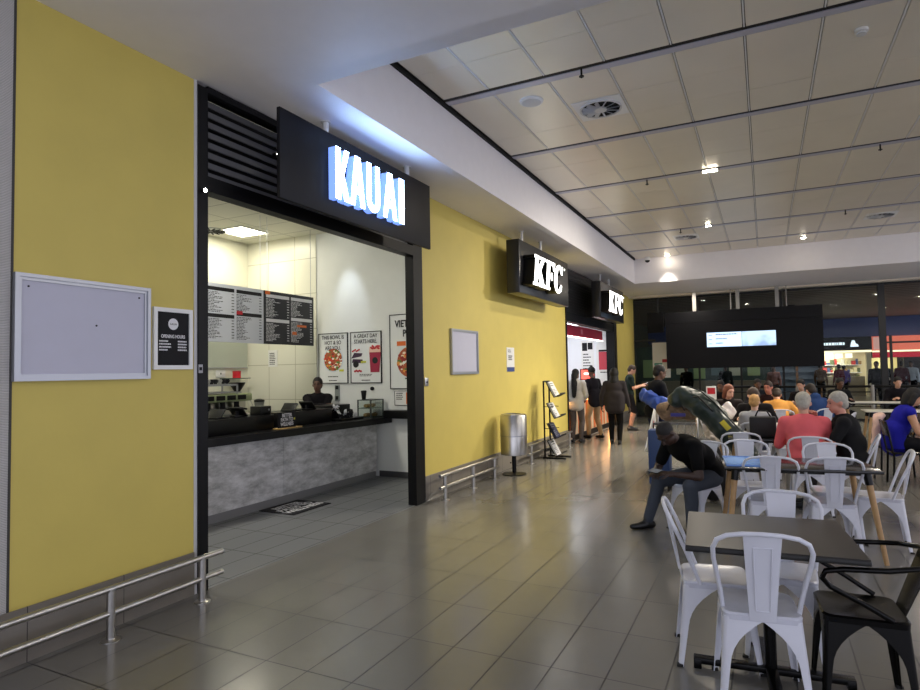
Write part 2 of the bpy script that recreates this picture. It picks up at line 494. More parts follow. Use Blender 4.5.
def frame(g, x, y0, y1, z0, z1, w, d):
    g.box(x, x+d, y0, y1, z0, z0+w); g.box(x, x+d, y0, y1, z1-w, z1)
    g.box(x, x+d, y0, y0+w, z0+w, z1-w); g.box(x, x+d, y1-w, y1, z0+w, z1-w)

# ---- boards on the yellow wall
t = thing('notice_board', 'large empty aluminium-framed notice board, left of the opening hours', 'notice board', (WX, 2.41, 1.62))
g = G(); g.box(WX, WX+.015, 1.995, 2.835, 1.64, 2.24); obj('panel', g, M_board, t)
g = G(); frame(g, WX, 1.98, 2.848, 1.62, 2.254, .022, .035); frame(g, WX, 2.002, 2.826, 1.642, 2.232, .018, .024); obj('frame', g, M_alu, t)
for y, z in ((2.06, 2.18), (2.47, 1.97), (2.77, 2.18)):
    g = G(); g.ell((WX+.017, y, z), .006); obj('pin', g, M_black, t)
t = thing('notice_board', 'small empty silver-framed notice board between the shop opening and the bin', 'notice board', (WX, 7.89, 1.59))
g = G(); g.box(WX, WX+.015, 7.48, 8.3, 1.61, 2.21); obj('panel', g, M_board, t)
g = G(); frame(g, WX, 7.455, 8.325, 1.588, 2.226, .022, .035); frame(g, WX, 7.477, 8.303, 1.61, 2.204, .016, .024); obj('frame', g, M_alu, t)

t = thing('opening_hours_poster', 'white-framed black opening hours poster on the yellow wall by the shop jamb', 'poster', (WX, 3.045, 1.684))
g = G(); frame(g, WX, 2.882, 3.21, 1.684, 2.131, .03, .022); obj('frame', g, M_white, t)
g = G(); g.box(WX, WX+.012, 2.905, 3.19, 1.71, 2.11); obj('sheet', g, M_charcoal, t)
g = G(); g.tube([(WX+.0125, 3.046, 2.015), (WX+.0135, 3.046, 2.015)], .042, 28); s = obj('round_badge', g, M_inkw, t)
text('badge_lettering', 'KAUAI', .02, M_charcoal, s, (WX+.0142, 3.046, 2.008), XR, ZU, .0006)
text('lettering', 'OPENING HOURS', .034, M_inkw, t, (WX+.0128, 3.046, 1.913), XR, ZU, .0008, .74, bold=.0008)
g = G(); lines(g, (WX+.0128, 2.93, 1.815), XR, ZU, .11, .085, 4, .6, .95, .5, 4); lines(g, (WX+.0128, 3.085, 1.815), XR, ZU, .08, .085, 4, .9, 1, .5, 5)
obj('small_print', g, M_inkw, t)

t = thing('notice_sheet', 'narrow white notice with a blue foot on the yellow wall above the bin', 'notice', (WX, 9.68, 1.61))
g = G(); g.box(WX, WX+.006, 9.51, 9.85, 1.61, 2.02); obj('sheet', g, M_white, t)
g = G(); g.box(WX+.006, WX+.0075, 9.51, 9.85, 1.61, 1.685); obj('foot_band', g, mat('blue_print', (44, 66, 128), .5), t)
g = G(); lines(g, (WX+.0066, 9.58, 1.8), XR, ZU, .2, .09, 3, .7, .9, .6, 6); lines(g, (WX+.0066, 9.56, 1.93), XR, ZU, .2, .06, 2, .5, .9, .4, 7); obj('print', g, M_ink, t)
t = thing('switch_plate', 'small steel switch plate on the yellow wall beside the black jamb', 'switch', (WX, 6.78, 1.45))
g = G(); g.box(WX, WX+.012, 6.735, 6.825, 1.45, 1.555, .003); obj('plate', g, M_alu, t)
g = G(); g.cyl((WX+.012, 6.78, 1.5), (WX+.018, 6.78, 1.5), .013); obj('key_switch', g, M_black, t)

# ---- little spotlights on the portal and the soffit edge
def spot_fix(y, z, lab):
    t = thing('spotlight', lab, 'spotlight', (WX+.02, y, z), 'tiny spotlights on the black portal')
    g = G(); g.cyl((WX+.0, y, z), (WX+.05, y, z), .018); obj('housing', g, M_blackm, t)
    g = G(); g.ell((WX+.052, y, z), (.006, .015, .015)); obj('lens', g, mat('lamp_glow', (255, 255, 255), .3, emit=(255, 246, 230), estr=45), t)
spot_fix(3.30, 3.07, 'tiny bright spotlight at the top of the left black jamb')
spot_fix(4.09, 3.60, 'tiny bright spotlight on the grille just left of the big sign')

# ---- low bumper rails along the wall
def bumper(y0, y1, posts, lab):
    x = -3.70
    t = thing('bumper_rail', lab, 'rail', (x, (y0+y1)/2, 0), 'low stainless bumper rails along the yellow wall')
    for z in (.315, .165):
        g = G(); g.cyl((x, y0, z), (x, y1, z), .02, n=14)
        rl = obj('rail', g, M_steel, t)
        for ye in (y0, y1):
            e = G(); s = -1 if ye == y0 else 1
            e.cyl((x, ye, z), (x, ye+s*.004, z), .0205, n=14); obj('end_cap', e, M_alu, rl)
    for y in posts:
        g = G(); g.cyl((x, y, 0.008), (x, y, .315), .026, n=16)
        ps = obj('post', g, M_steel, t)
        b = G(); b.lathe([(.058, 0), (.058, .006), (.03, .012)], (x, y, 0), 20); obj('base_plate', b, M_steel, ps)
bumper(.9, 3.34, (1.4, 2.47, 3.16), 'stainless bumper rail under the large notice board')
bumper(6.78, 8.6, (6.91, 7.75, 8.5), 'stainless bumper rail between the shop opening and the litter bin')
bumper(9.98, 12.6, (10.12, 11.3, 12.45), 'stainless bumper rail running behind the brochure rack')

# ---- litter bin
c = (-3.58, 9.0)
t = thing('litter_bin', 'round stainless litter bin on a black pedestal against the yellow wall', 'bin', (*c, 0))
g = G(); g.lathe([(.205, .31), (.21, .315), (.21, .92), (.203, .93), (.195, .93), (.195, .9), (.1, .88)], (*c, 0), 40); obj('drum', g, M_steel, t)
g = G(); g.lathe([(.2125, .6), (.2125, .615)], (*c, 0), 40, False); obj('seam_band', g, M_alu, t)
g = G(); g.lathe([(.19, .932), (.19, .945), (.12, .95), (.12, .932)], (*c, 0), 32); obj('lid_ring', g, M_steel, t)
g = G(); g.lathe([(.035, .02), (.035, .31)], (*c, 0), 16); g.lathe([(.012, .12), (.012, .14)], (c[0]-.05, c[1]-.02, .05), 10); obj('pedestal', g, M_blackm, t)
g = G(); g.lathe([(.19, 0), (.19, .012), (.06, .03)], (*c, 0), 32); obj('base_disc', g, M_blackm, t)

# ---- brochure rack
def rack():
    x, y = -3.52, 10.95
    # frame stands with its side to the camera; shelves lean back towards the wall (-X)
    t = thing('brochure_rack', 'tall black wire brochure rack on the floor beyond the litter bin', 'rack', (x, y, 0))
    g = G()
    for yy in (y-.16, y+.16):
        g.box(x-.17, x-.145, yy-.012, yy+.012, .0, 1.42); g.box(x-.2, x+.24, yy-.015, yy+.015, 0.0, .025)
    g.box(x-.17, x-.145, y-.16, y+.16, 1.4, 1.425); g.box(x-.17, x-.145, y-.16, y+.16, .12, .145)
    for z in (.95, .55): g.tube([(x-.155, y-.16, z), (x+.02, y-.16, z-.01)], .006, 6); g.tube([(x-.155, y+.16, z), (x+.02, y+.16, z-.01)], .006, 6)
    obj('frame', g, M_blackm, t)
    tilt = math.radians(28)
    labs = ['white catalogues with dark lettering on the top shelf of the brochure rack', 'greyish leaflets on the second shelf of the brochure rack',
            'dark blue brochures on the third shelf of the brochure rack', 'pale magazines on the lowest shelf of the brochure rack']
    cols = [(214, 214, 212), (206, 206, 208), (36, 40, 70), (196, 196, 200)]
    for k, z in enumerate((1.12, .73, .36, .04)):
        R = Matrix.Rotation(-tilt, 3, 'Y')    # local: thickness X, width Y, height Z
        cx, cz = x-.03, z+.14
        g = G(); g.obox((cx-.012, y, cz), (.008, .31, .32), R)
        fx, fz = cx+.075+.02, z-.005
        g.obox((fx+.03, y, fz+.035), (.13, .31, .008), Matrix.Rotation(-.42, 3, 'Y')); g.obox((fx+.092, y, fz+.075), (.008, .31, .025), R)
        obj('shelf', g, M_blackm, t)
        m = thing('brochure_stack', labs[k], 'brochures', (cx, y, z), 'brochures on the wire rack')
        g = G(); g.obox((cx+.010, y, cz+.006), (.03, .25, .30), R); obj('covers', g, mat('cover_%d' % k, cols[k], .4), m)
        g = G(); o = V((cx+.010, y-.11, cz+.006))+R @ V((.0158, 0, .05))
        lines(g, o, XR, R @ V((0, 0, 1)), .2, .08, 2, .7, .95, .5, 20+k)
        o = V((cx+.010, y-.11, cz+.006))+R @ V((.0158, 0, -.12)); lines(g, o, XR, R @ V((0, 0, 1)), .2, .12, 4, .4, .9, .35, 30+k)
        obj('cover_print', g, M_ink if k != 2 else M_alu, m)
rack()

# ================================================================ inside the smoothie shop
g = G(); g.box(-8.45, -8.3, 1.9, 8.1, 0, 4.0); struct('wall_shop_back', g, M_cream)
g = G(); g.box(-8.45, WX-.2, 8.1, 8.25, 0, 4.0); struct('wall_shop_right', g, M_whitewall)
g = G(); g.box(-8.45, WX-.25, 1.9, 2.05, 0, 4.0); struct('wall_shop_left', g, M_whitewall)
g = G(); g.box(WX-.23, WX-.21, 6.7, 8.1, 0, 4.0); struct('wall_shop_front', g, M_whitewall)
g = G(); g.box(-5.5, WX-.22, 8.085, 8.1, 0, .09); struct('baseboard_shop', g, mat('grey_skirting', (70, 70, 72), .5))
M_ctile, nt, b = node_mat('shop_ceiling_tile')
geo = nt.nodes.new('ShaderNodeNewGeometry'); br = nt.nodes.new('ShaderNodeTexBrick'); br.offset = 0; br.inputs['Scale'].default_value = 1
br.inputs['Brick Width'].default_value = 1.2; br.inputs['Row Height'].default_value = .6; br.inputs['Mortar Size'].default_value = .008
br.inputs['Color1'].default_value = br.inputs['Color2'].default_value = (*s2l((214, 212, 200)), 1); br.inputs['Mortar'].default_value = (*s2l((150, 148, 140)), 1)
nt.links.new(geo.outputs['Position'], br.inputs['Vector']); nt.links.new(br.outputs['Color'], b.inputs['Base Color']); b.inputs['Roughness'].default_value = .7
g = G(); g.box(-8.4, WX-.2, 1.9, 8.2, 4.0, 4.06); struct('ceiling_shop', g, M_ctile)

def ceil_light(x, y, lab, w=.58, e=9):
    t = thing('ceiling_light', lab, 'ceiling light', (x, y, 3.985), 'recessed light panels in the shop ceiling')
    g = G()
    for a in (-1, 1): g.box(x-w/2, x+w/2, y+a*w/2-.015, y+a*w/2+.015, 3.982, 4.0); g.box(x+a*w/2-.015, x+a*w/2+.015, y-w/2, y+w/2, 3.982, 4.0)
    obj('frame', g, M_white, t)
    g = G(); g.box(x-w/2+.015, x+w/2-.015, y-w/2+.015, y+w/2-.015, 3.99, 3.999); obj('diffuser', g, mat('tube_light', (255, 255, 240), .4, emit=(255, 246, 214), estr=e), t)
ceil_light(-7.62, 7.3, 'square recessed light panel in the shop ceiling near the back corner')
ceil_light(-6.2, 5.1, 'square recessed light panel in the shop ceiling above the counter', .6, 9)
ceil_light(-6.2, 3.4, 'square recessed light panel at the left end of the shop ceiling', .6, 9)
t = thing('ceiling_vent', 'round vent in the shop ceiling beside the light panel', 'vent', (-8.1, 7.2, 3.97))
g = G(); g.lathe([(.24, 3.985), (.24, 4.0)], (-8.0, 7.0, 0), 28); obj('rim', g, M_alu, t)
g = G()
for k in range(14):
    a = 2*PI*k/14; g.obox((-8.0+.13*math.cos(a), 7.0+.13*math.sin(a), 3.98), (.18, .025, .012), Matrix.Rotation(a, 3, 'Z'))
obj('vanes', g, M_charcoal, t)
t = thing('track_spotlight', 'small triple ceiling spot in the shop ceiling near the side wall', 'spotlight', (-6.2, 7.5, 3.98))
for k in range(3):
    g = G(); g.cyl((-6.3+k*.1, 7.5, 3.97), (-6.3+k*.1, 7.5, 4.0), .035); obj('lamp', g, mat('spot_white', (255, 255, 255), .4, emit=(255, 255, 250), estr=14), t)

# hanging menu boards
def menu_board(y0, y1, z0, z1, m, ink, lab, hdr, accents, seed):
    x = -6.6
    t = thing('menu_board', lab, 'menu board', (x, (y0+y1)/2, z0), 'hanging menu boards')
    g = G(); g.box(x-.03, x, y0, y1, z0, z1); obj('panel', g, m, t)
    g = G(); w = (y1-y0-.12)/2
    hg = G(); ac = G(); na = 0
    for c_ in range(2):
        ya = y0+.04+c_*(w+.04)
        for a, b_, rows in ((.50, .86, 7), (.05, .40, 7)) if c_ == 0 else ((.56, .86, 6), (.05, .46, 8)):
            H = z1-z0
            lines(g, (x+.001, ya, z0+a*H), XR, ZU, w*.8, (b_-a)*H, rows*2, .3, .75, .42, seed); seed += 1
            lines(g, (x+.001, ya+w*.9, z0+a*H), XR, ZU, w*.1, (b_-a)*H, rows, .9, 1, .3, seed); seed += 1
            hg.quad((x+.0015, ya, z0+b_*H+.012), XR, ZU, w, .05)
    for (fy, fz, fw, fh) in accents: ac.quad((x+.0025, y0+fy*(y1-y0), z0+fz*(z1-z0)), XR, ZU, fw, fh)
    obj('small_print', g, ink, t); obj('header_bars', hg, hdr, t); obj('accent_labels', ac, M_orange if ink is M_inkw else M_red, t)
    e = G()
    for yy in (y0+.08, y1-.05): e.cyl((x-.015, yy, z1), (x-.015, yy, 4.0), .004, n=6)
    obj('hanging_wires', e, M_alu, t)
M_mw = mat('menu_white', (205, 208, 214), .5); M_mb = mat('menu_black', (36, 36, 42), .5)
menu_board(5.66, 6.735, 2.09, 2.885, M_mw, M_ink, 'white menu board hanging left of the black menu board', M_ink, [(.52, .50, .11, .05)], 40)
menu_board(6.745, 7.85, 2.09, 2.885, M_mb, M_inkw, 'black menu board hanging right of the white menu board', M_inkw, [(.02, .93, .1, .05), (.64, .36, .22, .035), (.54, .20, .1, .05)], 80)
menu_board(4.57, 5.65, 2.09, 2.885, M_mw, M_ink, 'white menu board mostly hidden behind the left black jamb', M_ink, [], 120)

# posters on the side wall (they face -Y)
PYW = 8.1
def wall_poster(x0, x1, z0, z1, lab):
    t = thing('wall_poster', lab, 'poster', ((x0+x1)/2, PYW, z0), 'food posters on the white shop wall')
    g = G(); g.box(x0, x1, PYW-.015, PYW, z0, z1); obj('sheet', g, mat('poster_white', (226, 228, 228), .45), t)
    g = G(); w = .012
    for a, b_, c_, d in ((x0, x1, z0, z0+w), (x0, x1, z1-w, z1), (x0, x0+w, z0, z1), (x1-w, x1, z0, z1)): g.box(a, b_, PYW-.022, PYW-.001, c_, d)
    obj('frame', g, M_charcoal, t)
    return t
FP = PYW-.0165
def food_bowl(t, x, z, r, seed, plate=True):
    rnd = random.Random(seed)
    if plate:
        g = G(); g.cyl((x, FP+.001, z), (x, FP-.0005, z), r*1.12, n=40); obj('plate_print', g, mat('plate_white', (206, 214, 222), .5), t)
    g = G(); g.cyl((x, FP, z), (x, FP-.0015, z), r, n=40); b_ = obj('food_print', g, mat('food_base', (176, 88, 50), .6), t)
    cols = [(206, 60, 36), (226, 150, 60), (238, 224, 196), (92, 124, 50), (150, 40, 36), (240, 240, 230)]
    gs = [G() for _ in cols]
    for k in range(90):
        a = rnd.uniform(0, 2*PI); q = r*math.sqrt(rnd.uniform(0, .92)); s = r*rnd.uniform(.07, .17)
        cx, cz = x+q*math.cos(a), z+q*math.sin(a); a2 = rnd.uniform(0, PI)
        i = rnd.randrange(len(cols)); yy = FP-.0018-.00004*k
        gs[i].face([(cx+s*math.cos(a2+j*PI/3)*(1 if j % 3 else 1.3), yy, cz+s*math.sin(a2+j*PI/3)*.75) for j in range(6)])
    for i, gg in enumerate(gs): obj('topping_print', gg, mat('topping_%d' % i, cols[i], .6), b_)
def tagp(t, x, z, w, h, m, nm='label_print'):
    g = G(); g.box(x-w/2, x+w/2, FP-.0035, FP, z-h/2, z+h/2); return obj(nm, g, m, t)
M_lime = mat('lime_print', (206, 206, 60), .5)
t = wall_poster(-6.695, -6.09, 1.467, 2.30, 'poster of a round food bowl reading THIS BOWL IS HOT')
for k, s in enumerate(('THIS BOWL IS', 'HOT & SO', 'ARE YOU.')):
    text('lettering', s, .088, M_ink, t, (-6.39, FP-.006, 2.2-k*.088), YR, ZU, .001, .84, bold=.0012)
food_bowl(t, -6.39, 1.86, .185, 1); tagp(t, -6.22, 1.68, .09, .035, M_lime)
g = G(); lines(g, (-6.5, FP-.001, 1.57), YR, ZU, .22, .02, 1, .9, 1, .8, 9); lines(g, (-6.48, FP-.001, 1.505), YR, ZU, .18, .02, 1, .9, 1, .8, 8); obj('small_print', g, M_ink, t)
t = wall_poster(-6.035, -5.434, 1.467, 2.30, 'poster of a dark pink smoothie cup reading A GREAT DAY STARTS HERE')
for k, s in enumerate(('A GREAT DAY', 'STARTS HERE.')):
    text('lettering', s, .088, M_ink, t, (-5.735, FP-.006, 2.2-k*.088), YR, ZU, .001, .82, bold=.0012)
# cup
g = G(); g.prism([(-.095, -.16), (.075, -.16), (.105, .16), (-.115, .16)], (-5.55, FP, 1.80), YR, ZU, .003)
cup = obj('cup_print', g, mat('smoothie_pink', (160, 34, 66), .5), t)
g = G(); g.prism([(-.12, .16), (.11, .16), (.10, .25), (-.11, .25)], (-5.55, FP, 1.80), YR, ZU, .003); obj('foam_print', g, mat('foam_pink', (230, 190, 170), .5), cup)
g = G(); g.cyl((-5.555, FP-.003, 1.83), (-5.555, FP-.0045, 1.83), .052, n=24); obj('badge_print', g, M_ink, cup)
rnd = random.Random(4); g = G()
for k in range(14): g.ell((-5.55+rnd.uniform(-.09, .09), FP-.003, 2.035+rnd.uniform(-.02, .03)), (.02, .002, .016), seg=8, rng=5)
obj('berry_print', g, M_red, cup)
g = G(); g.prism([(-.10, -.03), (.10, .0), (.12, .05), (-.04, .06)], (-5.92, FP, 1.9), YR, ZU, .002); g.prism([(-.1, -.02), (.12, -.03), (.11, .03), (-.08, .04)], (-5.91, FP, 1.82), YR, ZU, .002)
obj('snack_print', g, mat('plum_print', (60, 36, 64), .5), t)
g = G()
for k in range(6): g.ell((-5.99+.025*k, FP-.002, 1.985+.012*(k % 3)), (.018, .002, .014), seg=8, rng=5)
for k in range(5): g.ell((-5.95+.03*k, FP-.002, 1.66+.01*(k % 2)), (.02, .002, .018), seg=8, rng=5)
obj('berry_print', g, M_red, t)
g = G(); g.cyl((-5.93, FP, 1.775), (-5.93, FP-.003, 1.775), .055, n=24); obj('badge_print', g, M_ink, t)
tagp(t, -5.78, 1.81, .1, .03, M_lime)
g = G(); lines(g, (-5.86, FP-.001, 1.575), YR, ZU, .27, .045, 2, .8, 1, .5, 19); lines(g, (-5.82, FP-.001, 1.505), YR, ZU, .18, .02, 1, .9, 1, .8, 18); obj('small_print', g, M_ink, t)
for gx in (-6.39, -5.735):
    pass
t = wall_poster(-5.275, -4.45, 1.372, 2.54, 'largest food poster, cut off by the right black jamb')
text('lettering', 'VIET', .15, M_ink, t, (-5.17, FP-.006, 2.34), YR, ZU, .001, .8, align='LEFT', bold=.004)
text('lettering', 'P', .15, M_ink, t, (-5.03, FP-.006, 2.19), YR, ZU, .001, .8, align='LEFT', bold=.004)
food_bowl(t, -4.9, 1.79, .24, 7, False); tagp(t, -5.06, 2.08, .16, .07, M_orange)
g = G(); lines(g, (-5.0, FP-.001, 1.52), YR, ZU, .2, .03, 1, .9, 1, .8, 28); obj('small_print', g, M_ink, t)
t = thing('price_card', 'small white card with an orange block under the largest food poster', 'card', (-4.98, PYW, 1.12))
g = G(); g.box(-5.2, -4.76, PYW-.012, PYW, 1.115, 1.345); obj('sheet', g, M_white, t)
g = G(); frame_w = .008
for a, b_, c_, d in ((-5.2, -4.76, 1.115, 1.123), (-5.2, -4.76, 1.337, 1.345), (-5.2, -5.192, 1.115, 1.345), (-4.768, -4.76, 1.115, 1.345)): g.box(a, b_, PYW-.015, PYW-.001, c_, d)
obj('frame', g, M_charcoal, t)
g = G(); g.box(-4.99, -4.80, PYW-.0135, PYW, 1.14, 1.32); obj('orange_block', g, M_orange, t)
g = G(); lines(g, (-5.17, PYW-.0128, 1.2), YR, ZU, .13, .12, 4, .6, 1, .5, 77); obj('small_print', g, M_ink, t)
t = thing('wall_shelf', 'deep black shelf on the white wall right of the counter', 'shelf', (-4.85, 8.0, .925))
g = G(); g.box(-5.29, -4.3, 7.9, 8.1, .925, 1.05, .004); obj('shelf_board', g, M_blacktop, t)
g = G(); g.box(-5.27, -4.32, 7.905, 7.93, .93, .99); obj('lip', g, M_black, t)

# counter
def counter():
    t = thing('service_counter', 'long service counter with a mottled concrete front and a thick black top', 'counter', (-5.6, 5.4, 0))
    M_conc, nt, b = node_mat('mottled_concrete')
    geo = nt.nodes.new('ShaderNodeNewGeometry'); mp = nt.nodes.new('ShaderNodeMapping'); mp.inputs['Scale'].default_value = (2, 1.6, 4)
    n1 = nt.nodes.new('ShaderNodeTexNoise'); n1.inputs['Scale'].default_value = 2.2; n1.inputs['Detail'].default_value = 12; n1.inputs['Roughness'].default_value = .72
    cr = nt.nodes.new('ShaderNodeValToRGB'); e = cr.color_ramp.elements
    e[0].position = .33; e[0].color = (*s2l((140, 140, 141)), 1); e[1].position = .66; e[1].color = (*s2l((218, 218, 220)), 1)
    nt.links.new(geo.outputs['Position'], mp.inputs[0]); nt.links.new(mp.outputs[0], n1.inputs['Vector']); nt.links.new(n1.outputs['Fac'], cr.inputs[0]); nt.links.new(cr.outputs[0], b.inputs['Base Color'])
    b.inputs['Roughness'].default_value = .55
    g = G(); g.box(-5.75, -5.5, 2.3, 5.945, .1, .85); g.box(-5.75, -5.5, 5.95, 8.02, .1, .85); obj('front_panel', g, M_conc, t)
    g = G(); g.box(-5.72, -5.51, 2.3, 8.0, 0, .1); obj('plinth', g, mat('plinth_grey', (120, 120, 122), .5), t)
    g = G(); g.prism([(-6.1, 2.3), (-5.59, 2.3), (-5.25, 8.08), (-6.1, 8.08)], (0, 0, .85), (1, 0, 0), (0, 1, 0), .09); obj('worktop', g, M_blacktop, t)
    for y0, y1, z1, nm in ((2.4, 5.91, 1.125, 'raised_hatch'), (6.1, 7.07, 1.13, 'raised_hatch'), (7.07, 7.66, 1.16, 'raised_hatch')):
        g = G(); g.box(-6.1, -5.62 if z1 < 1.15 else -5.74, y0, y1, .94, z1, .004); obj(nm, g, M_blacktop, t)
counter()
def slab(nm, lab, cat, c, size, rz, m, extra=None, group=None, tilt=0):
    t = thing(nm, lab, cat, c, group)
    return t
# tablets / pos screens on the counter
def pos(y, z, lab, face=1, h=.16):
    x = -5.78
    t = thing('till_tablet', lab, 'till', (x, y, z), 'tills on the shop counter')
    R = Matrix.Rotation(math.radians(38*face), 3, 'X')
    g = G(); g.obox((x, y, z+.012), (.2, .2, .02), None, .004); obj('base', g, M_black, t)
    g = G(); g.obox((x, y+.03*face, z+.062), (.24, .016, h*.85), R, .003); obj('screen_back', g, M_black, t)
    g = G(); g.obox((x+.02, y+.0*face, z+.04), (.03, .05, .06), None); obj('stand', g, M_charcoal, t)
    g = G(); g.obox((x, y+.02, z+.075), (.05, .004, .01), R); obj('emblem', g, M_alu, t)
pos(5.16, 1.125, 'slanted black till screen at the left end of the counter', -1, .14)
pos(5.43, 1.125, 'black till back with a small silver emblem on the left half of the counter', 1)
pos(6.40, 1.13, 'slanted black till screen beside the wellness sign', -1, .14)
pos(6.70, 1.13, 'black till back with a small silver emblem in front of the cashier', 1)
t = thing('napkin_box', 'small black cube dispenser left of the wellness sign', 'dispenser', (-5.75, 5.81, 1.125))
g = G(); g.box(-5.84, -5.66, 5.72, 5.90, 1.125, 1.235, .004); obj('case', g, M_black, t)
g = G(); g.cyl((-5.66, 5.86, 1.19), (-5.655, 5.86, 1.19), .012); obj('emblem', g, M_alu, t)
t = thing('tabletop_sign', 'small charcoal wellness sign on a wooden foot on the counter', 'sign', (-5.5, 6.02, .94))
g = G(); g.box(-5.56, -5.44, 5.82, 6.24, .94, .955, .003); obj('wooden_foot', g, mat('pale_wood', (190, 156, 96), .5, noise=.15), t)
g = G(); g.box(-5.512, -5.498, 5.855, 6.175, .955, 1.15); obj('board', g, M_charcoal, t)
for k, s in enumerate(('BETTER', 'PATH TO', 'WELLNESS')):
    text('lettering', s, .062, M_inkw, t, (-5.4965, 6.01, 1.09-.055*k), XR, ZU, .001, .86 if k < 2 else .8, bold=.0012)
g = G(); g.box(-5.498, -5.4965, 6.135, 6.16, 1.045, 1.07); obj('sun_mark', g, M_lime, t)
t = thing('cutlery_tub', 'open bin of black and white cups and packets at the counter front', 'container', (-5.55, 7.3, .94))
g = G(); g.box(-5.7, -5.46, 7.09, 7.62, .94, .97); obj('tray', g, M_black, t)
rnd = random.Random(12); gb, gw = G(), G()
for k in range(34):
    yy = rnd.uniform(7.1, 7.56); fr_ = (yy-7.08)/.5
    zz = .96+rnd.uniform(0, .19*(1-fr_)+.03)
    c_ = (-5.6+rnd.uniform(-.07, .08), yy, zz+.02)
    (gb if k % 2 else gw).obox(c_, (.07, .06, .012), Quaternion((rnd.random(), rnd.random(), rnd.random(), rnd.random())).normalized().to_matrix())
o_ = obj('packets', gw, mat('packet_white', (206, 206, 210), .4), t, None, 'stuff'); obj('packets', gb, M_charcoal, t, None, 'stuff')
# glass pastry case
def case():
    y0, y1, x0, x1 = 7.7, 8.03, -5.62, -5.38
    t = thing('display_case', 'small glass pastry case at the right end of the counter', 'display case', (-5.48, 7.86, .94))
    g = G()
    for x in (x0, x1):
        for y in (y0, y1): g.box(x-.008, x+.008, y-.008, y+.008, .94, 1.22)
    for z in (.95, 1.215):
        g.box(x0, x1, y0-.008, y0+.008, z-.006, z+.006); g.box(x0, x1, y1-.008, y1+.008, z-.006, z+.006); g.box(x0-.008, x0+.008, y0, y1, z-.006, z+.006); g.box(x1-.008, x1+.008, y0, y1, z-.006, z+.006)
    obj('frame', g, mat('case_frame', (60, 66, 62), .4), t)
    g = G(); g.box(x0, x1, y0, y1, 1.085, 1.095); obj('shelf', g, mat('case_shelf', (96, 110, 100), .3), t)
    g = G(); g.box(x1-.002, x1+.002, y0, y1, .95, 1.21); g.box(x0, x1, y0-.002, y0+.002, .95, 1.21); g.box(x0, x1, y0, y1, 1.212, 1.216); obj('panes', g, M_glass, t)
    rnd = random.Random(5); n = 0
    for z, s in ((1.095, 4), (.95, 4)):
        for k in range(s):
            p_ = (x1-.08-rnd.uniform(0, .07), y0+.05+k*.075, z+.03+(0.006 if z < 1.0 else 0))
            g = G(); g.ell(p_, (.042, .032, .03), seg=12, rng=8)
            m = [mat('pastry_tan', (176, 140, 92), .6), mat('wrap_green', (120, 140, 84), .5), mat('pack_white', (214, 210, 206), .4), mat('pastry_red', (150, 70, 60), .5)][(n*7+k) % 4]
            solo('pastry', g, m, 'small wrapped snack on the %s of the glass pastry case' % ('upper shelf' if z > 1.0 else 'floor'), 'snack', 'snacks inside the glass pastry case'); n += 1
case()
t = thing('takeaway_cup', 'black takeaway cup standing on top of the glass pastry case', 'cup', (-5.58, 7.8, 1.222))
g = G(); g.lathe([(.03, 1.222), (.042, 1.335)], (-5.58, 7.8, 0), 20); obj('cup_body', g, M_black, t)
g = G(); g.lathe([(.046, 1.335), (.046, 1.345), (.036, 1.36)], (-5.58, 7.8, 0), 20); obj('lid', g, M_black, t)
t = thing('wall_socket', 'grey wall switch panel on the white wall left of the black cup', 'switch', (-6.3, 8.08, 1.22))
g = G(); g.box(-6.36, -6.27, 8.08, 8.1, 1.18, 1.44); obj('plate', g, mat('plate_grey', (128, 134, 134), .4), t)
g = G(); g.box(-6.345, -6.285, 8.076, 8.082, 1.37, 1.43); g.box(-6.345, -6.285, 8.076, 8.082, 1.2, 1.26); obj('switch', g, M_charcoal, t)
t = thing('wall_hook', 'small dark round fitting on the white wall right of the black cup', 'fitting', (-5.62, 8.07, 1.36))
g = G(); g.cyl((-5.62, 8.07, 1.38), (-5.62, 8.1, 1.38), .03); obj('disc', g, M_charcoal, t)

# back of the shop: tiled lower wall, espresso machine, shelf, tin, notice
M_wt, nt, b = node_mat('cream_wall_tile')
geo = nt.nodes.new('ShaderNodeNewGeometry'); mp = nt.nodes.new('ShaderNodeMapping'); mp.inputs['Rotation'].default_value = (0, math.radians(90), math.radians(90))
sep = nt.nodes.new('ShaderNodeSeparateXYZ'); cb = nt.nodes.new('ShaderNodeCombineXYZ'); nt.links.new(geo.outputs['Position'], sep.inputs[0]); nt.links.new(sep.outputs['X'], cb.inputs[0]); nt.links.new(sep.outputs['Z'], cb.inputs[1])
br = nt.nodes.new('ShaderNodeTexBrick'); br.offset = 0; br.inputs['Scale'].default_value = 1; br.inputs['Brick Width'].default_value = .6; br.inputs['Row Height'].default_value = .6; br.inputs['Mortar Size'].default_value = .005
br.inputs['Color1'].default_value = br.inputs['Color2'].default_value = (*s2l((228, 227, 212)), 1); br.inputs['Mortar'].default_value = (*s2l((176, 172, 150)), 1)
nt.links.new(cb.outputs[0], br.inputs['Vector']); nt.links.new(br.outputs['Color'], b.inputs['Base Color']); b.inputs['Roughness'].default_value = .3
g = G(); g.box(-8.3, -6.74, 8.085, 8.1, 0, 4.0); struct('wall_shop_tiles', g, M_wt)
g = G(); g.box(-8.28, -7.7, 2.1, 8.0, 0, .9); solo('back_counter', g, mat('back_unit', (150, 150, 146), .5), 'grey back counter along the tiled rear wall', 'counter')
